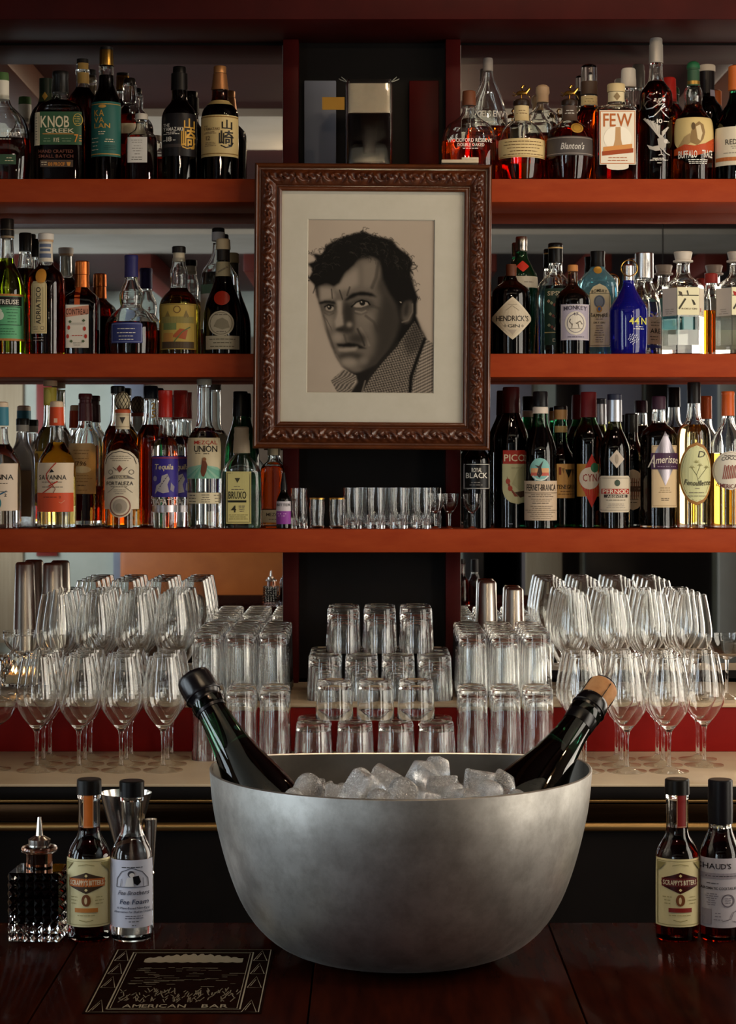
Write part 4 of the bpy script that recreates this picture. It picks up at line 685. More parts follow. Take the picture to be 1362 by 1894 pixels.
bottle('dark green amaro bottle with globe emblem and newspaper like label', 1000, 4.692, Z3, [(b, 30), (840, 30.5), (825, 28), (806, 22), (790, 16), (775, 13.5), (755, 13)], 'mgreen', 'black', 790, None, [([(724, 12), (726, 13.5), (752, 14)], '#0f0f13'), (cyl(753, 765, 14.3, 14), '#cbbfb2')],
  [('oval', 979, 1015, 847, 890, '#7fb5ae', [('r', 981, 1013, 866, 874, '#d6a070'), ('r', 981, 1013, 874, 880, '#c05a4a'), ('p', [(991, 878), (994, 866), (988, 860), (995, 862), (1003, 852), (999, 864), (1001, 876), (996, 884)], '#3b2f2a'), ('l', [(984, 880), (990, 886), (998, 888), (1006, 886), (1012, 880)], 2.4, '#cfd6cf')]),
   ('rect', 969, 1031, 889, 962, '#c6b096', [T('FERNET-BRANCA', 974, 1026, 895, 907, '#241a14'), ('r', 971, 1029, 911, 912, '#5b4a3a'), G(972, 1028, 913, 920, 2, '#6b5a48'), G(978, 1022, 921, 928, 2, '#8a7862'), G(982, 1014, 928, 932, 1, '#4a3a2c'), G(972, 1028, 934, 960, 7, '#8a7862')])])
bottle('green necked amaro flask with tan label and cork topped cap', 1037, 4.802, Z3, [(b, 27), (900, 28), (858, 28), (842, 25), (828, 15), (810, 12.5), (795, 13), (776, 11.5)], 'mgreen', 'black', 818, None, [([(751, 11.5), (753, 12.5), (758, 12.5)], '#141212'), (cyl(758, 776, 12.8), '#b08552')],
  [('rect', 1026, 1052, 788, 800, '#b39a63', []), ('rect', 1012, 1065, 858, 921, '#cf9f5c', [T('MONTENEGRO', 1009, 1063, 896, 904, '#2a1c12'), ('s', 'vee', 1043, 1056, 868, 884, '#2c2a1c'), ('r', 1032, 1036, 864, 878, '#7d3a25'), ('p', [(1037, 866), (1042, 866), (1040, 876)], '#8a6a3a'), G(1030, 1060, 906, 916, 2, '#6b4a2a')])])
bottle('dark artichoke amaro bottle with red diamond label and red cap', 1089, 4.758, Z3, [(b, 30), (820, 30), (806, 28), (792, 21), (780, 15), (772, 13), (760, 13)], 'mgreen', 'black', 786, None, [([(725, 13), (727, 14.5), (772, 15.5)], '#6a1418')],
  [('rect', 1066, 1110, 858, 918, '#a5762c', []), ('diamond', 1068, 1116, 840, 938, '#b32a1c', [('s', 'oval', 1070, 1106, 864, 905, '#cfc0ac'), T('CYNAR', 1076, 1118, 876, 890, '#8a2418'), ('s', 'oval', 1090, 1104, 856, 874, '#2f6b47')])])
bottle('absinthe bottle with silver capsule, small diamond and red banded label', 1137, DF, Z3, [(b, 28), (835, 29), (822, 27), (808, 21), (795, 14.5), (785, 12.5), (780, 12)], 'olive', 'brown', 795, None, [([(729, 12), (730, 13), (740, 13)], '#1b2036'), (cyl(740, 780, 14, 13.4), pm('#a9adb5', .3, .8))],
  [('diamond', 1124, 1152, 832, 866, '#bdae9c', [('s', 'oval', 1135, 1141, 840, 858, '#9a8c7c')]), ('octa', 1106, 1166, 880, 947, '#cfc2ab', [('box', 1110, 1162, 884, 943, .8, '#8a8070'), ('s', 'oval', 1134, 1144, 887, 899, '#3b4a3c'), ('r', 1112, 1161, 904, 913, '#a8281c'), T('PERNOD', 1114, 1160, 904.7, 912.3, '#e8dcc6'), ('r', 1116, 1158, 914.5, 920, '#3a302a'), T('ABSINTHE', 1121, 1154, 915.2, 919.3, '#d6cab2'), G(1119, 1155, 922, 927, 1, '#6b6050'), G(1116, 1158, 930, 940, 3, '#a5998a')])])
bottle('dark vermouth bottle with scalloped round label behind absinthe', 1168, DB, Z3, [(b, 26), (850, 26), (835, 23), (820, 15), (805, 12), (775, 11)], 'dark', 'black', 830, None, [([(765, 10), (767, 12), (800, 12.5)], '#14100f')], [('rect', 1150, 1192, 884, 924, '#8a4a30', []), ('oval', 1146, 1190, 868, 943, '#cdbfa8', [('r', 1160, 1190, 899, 909, '#5b4236'), G(1168, 1186, 902, 906, 1, CR), G(1158, 1182, 888, 896, 1, '#5b4a3a'), G(1160, 1180, 914, 932, 3)])])
bottle('dark violet liqueur bottle with silver diamond and purple band', 1219, DF, Z3, [(b, 34), (815, 34.5), (803, 33), (794, 27), (786, 15), (780, 12.5), (758, 12)], 'clear', 'black', 783, None, [([(733, 11), (735, 12.5), (757, 12.8)], '#33182a')],
  [('rect', 1202, 1250, 824, 938, '#cdb48e', [('box', 1204, 1248, 826, 935, .7, '#8a7450'), ('s', 'diamond', 1203, 1250, 798, 898, pm('#8f8a92', .3, .7)), ('r', 1201, 1251, 838, 868, '#3a1a3a'), G(1214, 1238, 900, 912, 3, '#8a7450'), G(1214, 1238, 920, 926, 2, '#4a3a28')])],
  [('r', 1201, 1251, 838, 868, '#3a1a3a'), T('A', 1196, 1208, 840, 864, '#cfc4b4', slant=.2), T('merisse', 1209, 1250, 844, 858, '#cfc4b4', slant=.15, arc=2), G(1212, 1246, 860, 866, 1, '#8a7a90')])
bottle('clear fennel liqueur bottle with black top and big oval label', 1284, DF, Z3, [(b, 31), (830, 31.5), (806, 31), (792, 28), (782, 18), (774, 13), (750, 11.5), (740, 11.5)], 'clear', 'pale', 786, None, [([(707, 11), (709, 12), (746, 12.5)], '#0f0d0d')],
  [('oval', 1254.5, 1314.5, 818, 934, '#9a6a32', [('s', 'oval', 1257, 1312, 824, 928, '#cfcf9c'), ('ring', 1284, 876, 25, 49, .7, '#7d7a50'), T('D', 1286, 1299, 834, 846, '#4a4530', slant=.2), ('l', [(1288, 894), (1284, 878), (1290, 862)], 1, '#6b6a45'), ('l', [(1285, 880), (1276, 866)], 1, '#6b6a45'), ('l', [(1287, 886), (1302, 866)], 1, '#6b6a45')] + [('l', [(x, y), (x + 5*math.cos(a), y + 5*math.sin(a))], .8, '#8a8550') for x, y in ((1276, 866), (1290, 862), (1302, 866), (1284, 856)) for a in (-2.8, -2.2, -1.57, -.9, -.3)] + [T('Fenouillette', 1263, 1309, 886, 896, '#2f2a1c', slant=.2, arc=-2), G(1278, 1294, 901, 905, 1), G(1266, 1302, 908, 920, 2)])], base_t=.009)
bottle('aperitif wine bottle with orange capsule and round white label', 1347, DF, Z3, [(b, 31), (830, 31.5), (815, 30), (802, 24), (790, 15), (780, 12), (770, 11.5)], 'clear', 'gold', 838, None, [([(724, 11), (725.5, 12), (731, 12), (732, 11.5), (769, 12)], pm('#c0561f', .35))],
  [('oval', 1316.5, 1378, 834, 906, '#d9d0bf', [('ring', 1347, 870, 28, 33, .7, '#a59a8a'), G(1330, 1362, 840, 845, 1, '#6b6258'), T('COCCHI', 1331, 1364, 846, 853, '#241d1a', arc=3), T('AMERICANO', 1322, 1372, 891, 899, '#6b241c', arc=-4)] + [('l', [(1333 + i*3.2, 886 - max(0, i-2)*.4), (1337 + i*3.2, 860 + (i % 2)*2)], 1.5, '#8a3226') for i in range(10)])])
# ---------------------------------------------------------------- glassware
ORD = ['first', 'second', 'third', 'fourth', 'fifth', 'sixth']
def proto(name, parts):
    """parts [(part name, vf, mat)] -> list of mesh data to be shared by copies"""
    out = []
    for n, vf, m in parts:
        me = bpy.data.meshes.new(n); me.from_pydata(vf[0], [], vf[1]); me.materials.append(m); finish(me, True, 40); out.append((n, me))
    return name, out
def place(pr, loc, rz, label, cat, group):
    name, parts = pr; r = empty(name, loc, rz); tag(r, label, cat, group)
    for n, me in parts:
        o = bpy.data.objects.new(n, me); COL.objects.link(o); o.parent = r
    return r
WG = glass((0.985, 0.99, 0.985), 1.46)
def shell(outer, inner, segs=40): return join(lathe(outer, segs, close0=False, close1=False), lathe(inner, segs, close0=True, close1=False, flip=True))
# stemmed wine glass: foot, stem and bowl meet along shared rings
foot = [(0.0402, 0.0002), (0.0405, 0.0008), (0.040, 0.0016), (0.028, 0.0032), (0.012, 0.0062), (0.0055, 0.0105)]
stem = [(0.0055, 0.0105), (0.0042, 0.018), (0.0036, 0.045), (0.0039, 0.068), (0.0058, 0.080)]
bo = chaikin([(0.0058, 0.080), (0.0105, 0.0865), (0.0215, 0.0985), (0.0325, 0.113), (0.0405, 0.129), (0.0425, 0.144), (0.0410, 0.162), (0.0375, 0.186), (0.033, 0.210), (0.0288, 0.230)], 2)
bi = [(0.001, 0.0865)] + [(r - 0.0012, z + 0.0002) for r, z in bo if z > 0.0895 and r > 0.0135]
bi[-1] = (bo[-1][0] - 0.0010, 0.2302)
wine = proto('wine_glass', [('foot', lathe(foot, 40, close0=False, close1=False), WG), ('stem', lathe(stem, 20, close0=False, close1=False), WG), ('bowl', shell(bo, bi), WG)])
def tumbler(h, r0, r1, base, wall, flutes=0):
    """inverted tumbler: rim down (r1), thick closed base up (r0)"""
    o = [(r1 - .0006, 0.0003), (r1, 0.0012), (r1 - .0004, .02), (r0 + (r1-r0)*.25, h*.75), (r0, h - .006), (r0 - .002, h - .0015), (r0 - .005, h), (r0*.62, h), (r0*.55, h - .003), (.0005, h - .0035)]
    i = [(r1 - wall*.7, 0.0003), (r1 - wall, .02), (r0 + (r1-r0)*.25 - wall, h*.75), (r0 - wall - .001, h - base - .008), (r0 - wall - .006, h - base - .002), (r0*.4, h - base), (.0005, h - base + .0008)]
    return join(lathe(o, 36, close0=False, close1=False), lathe(i, 36, close0=False, close1=False, flip=True), rimring(r1 - .0006, r1 - wall*.7, .0003))
def rimring(ra, rb, z, segs=36):
    V = [(r*math.cos(2*math.pi*i/segs), r*math.sin(2*math.pi*i/segs), z) for r in (ra, rb) for i in range(segs)]
    return V, [[i, segs+i, segs+(i+1) % segs, (i+1) % segs] for i in range(segs)]
high = proto('highball_glass', [('glass_body', tumbler(0.150, 0.0300, 0.0335, 0.014, 0.0028), WG)])
rocks = proto('rocks_glass', [('glass_body', tumbler(0.083, 0.036, 0.0400, 0.013, 0.0032), WG)])
drock = proto('double_rocks_glass', [('glass_body', tumbler(0.100, 0.0350, 0.0390, 0.014, 0.0032), WG)])
RJ = random.Random(3)
# wine glasses: (side, tier) clusters of columns and rows
def cluster(side, tier, cols, D0, rows, z, skip=()):
    n = len(cols)
    for ri in range(rows):
        for ci, px in enumerate(cols):
            if (ri, ci) in skip: continue
            D = D0 + 0.0852 * ri; x = X_(px, D0) + RJ.uniform(-.0002, .0002)
            place(wine, (x, D, z), RJ.uniform(0, 6), 'stemmed wine glass on the %s, %s row from front, %s column, %s cluster' % (tier, ORD[ri], ORD[ci], side), 'wine glass', 'wine glasses in the %s cluster' % side)
cluster('left', 'counter', (68, 146, 224, 302), 4.143, 3, ZCOUNTER)
cluster('left', 'ledge', (101, 174, 247, 319), 4.462, 4, ZLEDGE)
cluster('right', 'counter', (1082, 1160, 1238, 1316), 4.130, 3, ZCOUNTER, ((0, 3),))
cluster('right', 'ledge', (1063, 1136, 1209, 1282), 4.462, 4, ZLEDGE)
def hcl(side, tier, cols, D0, rows, z, pr=high, nm='highball glass', cat='highball glass'):
    for ri in range(rows):
        for ci, px in enumerate(cols):
            place(pr, (X_(px, D0), D0 + 0.0695*ri, z), RJ.uniform(0, 6), 'upturned highball glass on the %s, %s row from front, %s column, %s stack' % (tier, ORD[ri], ORD[ci], side), cat, 'highball glasses in the %s stack' % side)
hcl('left', 'counter', (384, 446, 508), 4.30, 2, ZCOUNTER)
hcl('left', 'ledge', (384, 445, 506), 4.460, 5, ZLEDGE)
hcl('right', 'counter', (875, 936, 997), 4.30, 2, ZCOUNTER)
hcl('right', 'ledge', (874, 934, 994), 4.460, 5, ZLEDGE)
def pyr(where, pr, cols, D0, rows, z, dz, name, step):
    h = {'rocks_glass': .083, 'double_rocks_glass': .100}[pr[0]]
    for ri in range(rows):
        for ci, px in enumerate(cols):
            place(pr, (X_(px, D0), D0 + step*ri, z), RJ.uniform(0, 6), 'upturned %s on the %s, lower tier, %s row, %s from the left' % (name, where, ORD[ri], ORD[ci]), 'rocks glass', 'rocks glasses on the ' + where)
    for ri in range(rows - 1 if rows > 2 else 1):
        for ci in range(len(cols) - 1):
            px = (cols[ci] + cols[ci+1]) / 2
            place(pr, (X_(px, D0), D0 + dz + step*ri, z + h), RJ.uniform(0, 6), 'upturned %s on the %s, upper tier, %s row, %s from the left' % (name, where, ORD[ri], ORD[ci]), 'rocks glass', 'rocks glasses on the ' + where)
pyr('counter', rocks, (580, 657, 733, 808), 4.285, 2, ZCOUNTER, 0.035, 'rocks glass', 0.083)
pyr('ledge', drock, (601, 669, 737, 805), 4.475, 3, ZLEDGE, 0.04, 'double rocks glass', 0.081)
# coupes and cut glass at the left end
co = chaikin([(0.005, 0.085), (0.018, 0.092), (0.036, 0.104), (0.045, 0.122), (0.046, 0.140)], 2)
coupe = proto('coupe_glass', [('foot', lathe([(r*.88, z) for r, z in foot], 32, close0=False, close1=False), WG), ('stem', lathe([(0.00484, 0.0105), (0.0036, 0.02), (0.0033, 0.06), (0.005, 0.085)], 16, close0=False, close1=False), WG), ('bowl', shell(co, [(0.001, 0.0875)] + [(r - .0012, z + .0003) for r, z in co if z > .0915], 36), WG)])
for k, (px, D, z, w) in enumerate(((-12, 4.16, ZCOUNTER, 'on the counter at the left edge'), (-2, 4.465, ZLEDGE, 'on the ledge at the left edge, front'), (44, 4.59, ZLEDGE, 'on the ledge beside the steel tins'))):
    place(coupe, (X_(px, D), D, z), 0, 'shallow coupe glass ' + w, 'coupe glass', 'coupe glasses at the left edge')
place(coupe, (X_(1345, 4.50), 4.50, ZLEDGE), 0, 'shallow coupe glass on the ledge at the right edge', 'coupe glass', 'coupe glasses at the right edge')
# cut crystal votive with a lit candle behind the coupes
vt = empty('crystal_votive', (X_(26, 4.71), 4.71, ZLEDGE)); tag(vt, 'cut crystal votive holder with lit candle behind the coupes', 'candle holder')
V, Fc = [], []
def cutcup(r0, r1, h, nseg, rows):
    V, Fc = [], []
    for j in range(rows + 1):
        for i in range(nseg * 2):
            k = 1.0 if (i + j) % 2 == 0 else 0.945; r = (r0 + (r1-r0)*j/rows) * k; t = math.pi*i/nseg; V.append((r*math.cos(t), r*math.sin(t), 0.006 + (h-0.006)*j/rows))
    n = nseg*2
    for j in range(rows):
        for i in range(n):
            a, b2, c, d = j*n+i, j*n+(i+1) % n, (j+1)*n+(i+1) % n, (j+1)*n+i; Fc += [[a, b2, c], [a, c, d]]
    b0 = len(V); V += [(0, 0, .003)]; Fc += [[b0, (i+1) % n, i] for i in range(n)]
    inn = lathe([(r0*.8, .012), (r1*.86, h)], n, close1=False, flip=True)
    return join((V, Fc), inn, rimring2(V, n, rows, r1*.86, h))
def rimring2(V, n, rows, rin, h):
    A = [V[rows*n+i] for i in range(n)]; B = [(rin*math.cos(2*math.pi*i/n), rin*math.sin(2*math.pi*i/n), h) for i in range(n)]
    return A + B, [[i, (i+1) % n, n+(i+1) % n, n+i] for i in range(n)]
mesh_obj('holder', cutcup(.030, .038, .075, 12, 5), CLEAR, vt, smooth=False)
mesh_obj('candle', lathe([(.019, .013), (.019, .032), (.003, .031)], 16), pm('#e6d3ae', .5), vt)
fm, ft, fb = new_mat('candle_flame'); fb.inputs['Emission Color'].default_value = (1, .45, .12, 1); fb.inputs['Emission Strength'].default_value = 14
mesh_obj('flame', lathe(chaikin([(.0004, .034), (.0035, .040), (.003, .048), (.0003, .060)], 2), 10), fm, vt)
# steel shaker tins, upturned and nested
TIN = noise_mat('satin_steel', '#e0dacf', '#f0ece4', 30, 0.26, 0.34, metal=1.0, bump=0.02, stretch=(4, 4, 0.3))
def tins(label, px, D, top, n, h0=0.175, r=0.026):
    t = empty('shaker_tin_stack' if n > 1 else 'shaker_tin', (X_(px, D), D, ZLEDGE)); tag(t, label, 'shaker tin', 'steel shaker tins on the ledge')
    H = Z_(top, D) - ZLEDGE; step = (H - h0) / max(1, n - 1)
    for k in range(n):
        z0 = k * step if n > 1 else 0; hh = h0 if n > 1 else H; rb = r * (1.28 - (0 if n > 1 else 0.02))
        mesh_obj('tin', lathe([(rb, z0), (rb + .0012, z0 + .001), (rb + .0012, z0 + .003), (rb - .0003, z0 + .005), (r + .001, z0 + hh - .006), (r - .002, z0 + hh - .001), (r - .004, z0 + hh), (r - .006, z0 + hh - .002), (.001, z0 + hh - .002)], 32, close0=False), TIN, t)
tins('stack of upturned steel shaker tins at the left edge', 46, 4.795, 1040, 2, 0.17, .0215)
tins('stack of upturned steel shaker tins nearer the wine glasses', 97, 4.800, 1041, 2, 0.17, .0215)
tins('taller stack of steel shaker tins behind right highballs', 902, 4.815, 1074, 2, 0.17, .020)
tins('shorter stack of steel shaker tins behind right highballs', 952, 4.815, 1087, 2, 0.17, .020)

# small glasses on the lower shelf under the picture
def upglass(name, prof, wall, base, mat=WG, rim=None, label='', px=0, D=4.70, cut=None):
    r = empty(name, (X_(px, D), D, Z3)); tag(r, label, 'glass', 'small glasses under the picture')
    s = D / F; P = [(h*s, (Z_(py, D) - Z3)) for py, h in prof]; P[0] = (P[0][0], .0003)
    inn = [(rr - wall, z) for rr, z in P if z > base]; inn = [(max(.001, inn[0][0]*.75), base)] + inn
    if cut:
        segs = 32; V, Fc = [], []
        zc = Z_(cut, D) - Z3
        pr = [(P[0][0], .0003), (P[0][0], zc*.35), (P[0][0]*1.02, zc*.7), (P[0][0]*1.02, zc), (P[-1][0], zc + .004), P[-1]]
        for j, (rr, z) in enumerate(pr):
            for i in range(segs): k = (0.93 if (i % 2) else 1.0) if j < 3 else 1.0; t = 2*math.pi*i/segs; V.append((rr*k*math.cos(t), rr*k*math.sin(t), z))
        for j in range(len(pr)-1):
            for i in range(segs): Fc.append([j*segs+i, j*segs+(i+1) % segs, (j+1)*segs+(i+1) % segs, (j+1)*segs+i])
        Fc.append(list(range(segs))[::-1]); out = (V, Fc)
    else: out = lathe(P, 32, close1=False)
    ir = inn[-1][0]
    mesh_obj('glass_body', join(out, lathe(inn, 32, close1=False, flip=True), rimring(ir, P[-1][0], P[-1][1], 32)), mat, r, angle=25)
    if rim: mesh_obj('gilt_rim', lathe([(P[-1][0] + .0002, P[-1][1] - .003), (P[-1][0] + .0004, P[-1][1] - .0005), (P[-1][0] - wall*.5, P[-1][1] + .0006)], 32, close0=False, close1=False), GOLD, r)
    return r
upglass('shot_glass', [(976, 15), (940, 15.5), (903, 16)], .002, .006, label='tall straight shot glass next to the purple dropper bottle', px=554, cut=953)
for k, px in enumerate((587, 623)): upglass('cordial_tumbler', [(976, 11), (972, 14), (960, 14), (945, 15.5), (930, 15), (921, 14.5)], .0016, .006, rim=True, label=('small gilt-rimmed tumbler beside the tall shot glass', 'small gilt-rimmed tumbler beside the cut tumblers')[k], px=px)
for k, px in enumerate((652, 696, 738, 781)): upglass('cut_tumbler', [(976, 16.5), (940, 17), (902, 17.5)], .0018, .007, label='tall tumbler with cut base under the picture, %s from the left' % ORD[k], px=px, cut=945, D=4.69)
for k, px in enumerate((675, 717, 760, 800)): upglass('cut_tumbler', [(976, 16.5), (940, 17), (902, 17.5)], .0018, .007, label='tall tumbler with cut base in the back row, %s from the left' % ORD[k], px=px, cut=945, D=4.775)
cg = chaikin([(.0035, .034), (.010, .040), (.018, .052), (.0205, .066), (.0215, .080)], 2)
cord = proto('cordial_glass', [('foot', lathe([(r*.48, z*.6) for r, z in foot], 24, close0=False, close1=False), WG), ('stem', lathe([(.00264, .0063), (.0028, .02), (.0035, .034)], 12, close0=False, close1=False), WG), ('bowl', shell(cg, [(.001, .037)] + [(r - .0011, z + .0002) for r, z in cg if z > .0395], 28), WG)])
for k, (px, D, w) in enumerate(((806, 4.69, 'beside the cut tumblers'), (832, 4.70, 'in the middle of its row'), (874, 4.665, 'in front of the black bottle'))):
    place(cord, (X_(px, D), D, Z3), 0, 'small stemmed cordial glass ' + w, 'cordial glass', 'small glasses under the picture')

# glass jar with a cream band and a gold tag on the top shelf behind the frame
DJ = 4.70; sj = DJ / F
jr = empty('glass_jar', (X_(683, DJ), DJ, Z1)); tag(jr, 'rectangular glass jar with cream band and gold tag above the picture', 'jar')
hw, hj = 43*sj, Z_(152, DJ) - Z1
jb = [(hw*.9, 0), (hw, .003), (hw, hj - .01), (hw*.95, hj)]
sfj = lambda z: (9, .8)
mesh_obj('glass_body', join(lathe(jb, 36, sfj, close1=False), lathe([(hw - .003, .008), (hw - .003, hj - .01), (hw*.95 - .003, hj)], 36, sfj, close1=False, flip=True)), CLEAR, jr)
mesh_obj('liquid', lathe([(hw - .0035, .009), (hw - .0035, Z_(216, DJ) - Z1)], 36, sfj), liquid(LQ['black']), jr)
mesh_obj('cream_band', lathe([(hw - .0045, Z_(214, DJ) - Z1), (hw - .0045, Z_(160, DJ) - Z1)], 36, sfj, close0=False, close1=False), noise_mat('cream_paper', '#b9a58a', '#cbb99d', 20, .7), jr)
tg = mesh_obj('gold_tag', box(-86*sj, -45*sj, -.8*hw - .001, -.8*hw + .0005, Z_(209, DJ) - Z1, Z_(186, DJ) - Z1), pm('#8f6a24', .35, .5), jr, smooth=False); tg.rotation_euler = (0, 0, 0)
for sx in (-1, 1):
    mesh_obj('sprig', join(*[tube([(sx*hw*.95, 0, hj), (sx*(hw + (.004 + .003*i)), .004*(i-2), hj + .006 + .003*(i % 3))], .0007, 5) for i in range(5)]), pm('#a8a89c'), jr)
card = empty('paper_card_stack', (X_(848, 4.61), 4.61, Z_(303, 4.61))); tag(card, 'small stack of cream cards resting on the picture frame', 'cards')
mesh_obj('card', box(-31*4.61/F, 37*4.61/F, -.018, .018, 0, .007, .0006), pm('#c4b498', .6), card); mesh_obj('card', box(6*4.61/F, 37*4.61/F, -.015, .015, .0072, .0125, .0006), pm('#cdbfa5', .6), card)
# ---------------------------------------------------------------- framed portrait
DPI = 4.60; sp = DPI / F
fx0, fx1, fz0, fz1 = X_(470, DPI), X_(908, DPI), Z_(831, DPI), Z_(304, DPI)
fcx, fcz = (fx0+fx1)/2, (fz0+fz1)/2
fw, fh = fx1 - fx0, fz1 - fz0
pic = empty('framed_portrait', (fcx, DPI + 0.02, fcz)); tag(pic, 'pencil portrait of a man in carved wooden frame', 'framed picture')
pic.rotation_euler = (0, math.radians(0.45), 0)
RW = 50 * sp
def rail_profile(t):   # depth towards the viewer across the moulding, t 0 outer .. 1 inner
    if t < .16: return .030 + .006*math.sin(math.pi*t/.16)
    if t < .24: return .024
    if t < .78: return .026 + .010*math.sin(math.pi*(t-.24)/.54)
    if t < .84: return .020
    return .022 + .003*math.sin(math.pi*(t-.84)/.16)
def frame_rail(L):
    nt, ns = 36, 300; V, Fc = [], []
    for j in range(nt+1):
        t = j/nt; inset = t*RW
        for i in range(ns+1):
            s = -L/2 + inset + (L - 2*inset)*i/ns
            d = rail_profile(t)
            if .25 < t < .77:
                tt = (t-.51)/.26; e = 1 - tt*tt; ph = s/.058; q = ph - math.floor(ph) - .5
                rr = math.hypot(q*2.0, tt*.95)                                    # rosette scroll with curling leaves between
                sw = math.sin(9*rr - 2.2*math.atan2(tt, q*2+1e-6)) * math.exp(-1.2*rr*rr)
                leaf = math.sin(ph*2*math.pi*3 + 4*tt*math.copysign(1, q)) * (1 - math.exp(-2.5*rr*rr))
                d += e * (.0036*sw + .0028*leaf)
            V.append((s, -d, L*0 - inset))
    for j in range(nt):
        for i in range(ns):
            a = j*(ns+1)+i; Fc.append([a, a+ns+1, a+ns+2, a+1])
    # outer edge and back
    b0 = len(V); V += [(-L/2, 0.018, 0), (L/2, 0.018, 0), (L/2 - RW, 0.018, -RW), (-L/2 + RW, 0.018, -RW)]
    n0 = [i for i in range(ns+1)]; Fc.append([b0] + n0 + [b0+1]); Fc.append([b0+1, b0+2, b0+3, b0][::-1])
    n1 = [nt*(ns+1)+i for i in range(ns+1)]; Fc.append([b0+3] + n1 + [b0+2])
    return V, Fc
for nm, L, rot, off in (('top', fw, 0, (0, 0, fh/2)), ('bottom', fw, math.pi, (0, 0, -fh/2)), ('left', fh, -math.pi/2, (-fw/2, 0, 0)), ('right', fh, math.pi/2, (fw/2, 0, 0))):
    vf = frame_rail(L)
    fi = []
    for f in vf[1]:
        if len(f) == 4 and max(f) < 37*301: t = (f[0]//301)/36; fi.append(0 if .24 < t < .78 else 1)
        else: fi.append(1)
    o = mesh_obj('frame_rail', vf, [CARVED, FRAMEWOOD], pic, matidx=fi, angle=50); o.rotation_euler = (0, rot, 0); o.location = off
ix, iz = fw/2 - RW, fh/2 - RW
# mat with window opening, print behind it
wx0, wx1, wz0, wz1 = X_(568, DPI) - fcx, X_(804, DPI) - fcx, Z_(727, DPI) - fcz, Z_(405, DPI) - fcz
def matboard():
    o = [(-ix-.002, iz+.002), (ix+.002, iz+.002), (ix+.002, -iz-.002), (-ix-.002, -iz-.002)]; w = [(wx0, wz1), (wx1, wz1), (wx1, wz0), (wx0, wz0)]; e = .0016; wi = [(wx0+e, wz1-e), (wx1-e, wz1-e), (wx1-e, wz0+e), (wx0+e, wz0+e)]
    V = [(x, -.014, z) for x, z in o] + [(x, -.014, z) for x, z in w] + [(x, -.012, z) for x, z in wi]
    Fc = [[i, 4+i, 4+(i+1) % 4, (i+1) % 4] for i in range(4)] + [[4+i, 8+i, 8+(i+1) % 4, 4+(i+1) % 4] for i in range(4)]
    return V, Fc
mesh_obj('mat_board', matboard(), noise_mat('mat_paper', '#bfbaaa', '#c5c0b1', 30, .75, bump=.02), pic, smooth=False)
mesh_obj('backing_board', box(-ix-.004, ix+.004, .004, .012, -iz-.004, iz+.004), pm('#5a4a38'), pic, smooth=False)
# the drawing: tones laid down in numpy on a fine grid of vertices
PW, PH = 212, 288
gx, gy = np.meshgrid((np.arange(PW)+.5)/PW, (np.arange(PH)+.5)/PH)
GXc, GYc = 45 + gx*1287, 35 + gy*1742
def blur(m, s):
    if s <= 0: return m
    s = s * PW / 1287; r = max(1, int(3*s)); k = np.exp(-.5*(np.arange(-r, r+1)/s)**2); k /= k.sum()
    p = np.pad(m, r, mode='edge')
    p = np.apply_along_axis(lambda v: np.convolve(v, k, 'valid'), 1, p)
    return np.apply_along_axis(lambda v: np.convolve(v, k, 'valid'), 0, p)
def poly_mask(P, s=6):
    ins = np.zeros_like(GXc, bool); n = len(P)
    for i in range(n):
        (xa, ya), (xb, yb) = P[i], P[(i+1) % n]
        if ya == yb: continue
        c = ((ya > GYc) != (yb > GYc)) & (GXc < (xb-xa)*(GYc-ya)/(yb-ya) + xa); ins ^= c
    return blur(ins.astype(float), s)
def ell(cx_, cy_, rx, ry, s=8, ang=0):
    c, sn = math.cos(ang), math.sin(ang); dx, dy = GXc-cx_, GYc-cy_
    return blur((((dx*c+dy*sn)/rx)**2 + ((-dx*sn+dy*c)/ry)**2 < 1).astype(float), s)
img = np.full((PH, PW), .50)
def lay(m, v, o=1.0):
    global img
    img = img*(1 - m*o) + v*m*o
def strokes(pts, w, v, o=1.0, s=2):
    m = np.zeros_like(img)
    for (xa, ya), (xb, yb) in zip(pts[:-1], pts[1:]):
        L2 = (xb-xa)**2 + (yb-ya)**2 + 1e-6; t = np.clip(((GXc-xa)*(xb-xa) + (GYc-ya)*(yb-ya))/L2, 0, 1)
        m = np.maximum(m, np.clip(1.5 - np.hypot(GXc-xa-t*(xb-xa), GYc-ya-t*(yb-ya))/(w/2), 0, 1))
    lay(m, v, o)
rp = np.random.RandomState(5)
img += .05*blur(rp.rand(PH, PW) - .5, 60)*8 + .04*(1-gy) - .05*np.abs(gx-.5)
head = [(150, 800), (130, 700), (70, 640), (120, 560), (60, 490), (150, 460), (110, 390), (210, 400), (240, 310), (330, 260), (430, 215), (520, 190), (610, 165), (700, 205), (800, 225), (900, 250), (950, 320), (1060, 400), (1105, 480), (1070, 560), (1110, 700), (1150, 800), (1140, 1000), (1190, 1130), (1240, 1220), (1000, 1330), (760, 1500), (600, 1640), (520, 1590), (410, 1500), (350, 1400), (300, 1290), (250, 1150), (215, 1000), (180, 880)]
lay(poly_mask(head, 9), .022)
face = [(165, 720), (180, 860), (218, 1000), (255, 1150), (305, 1290), (355, 1400), (415, 1495), (510, 1555), (620, 1570), (740, 1480), (860, 1330), (930, 1180), (960, 1050), (930, 900), (860, 780), (790, 640), (780, 480), (700, 420), (590, 440), (470, 520), (400, 600), (330, 700), (240, 690)]
lay(poly_mask(face, 16), .22)
lay(poly_mask([(760, 520), (860, 760), (960, 900), (1000, 1080), (900, 1330), (760, 1490), (640, 1580), (590, 1500), (720, 1380), (745, 1220), (690, 1090), (760, 960), (790, 820), (740, 700)], 32), .075, .92)
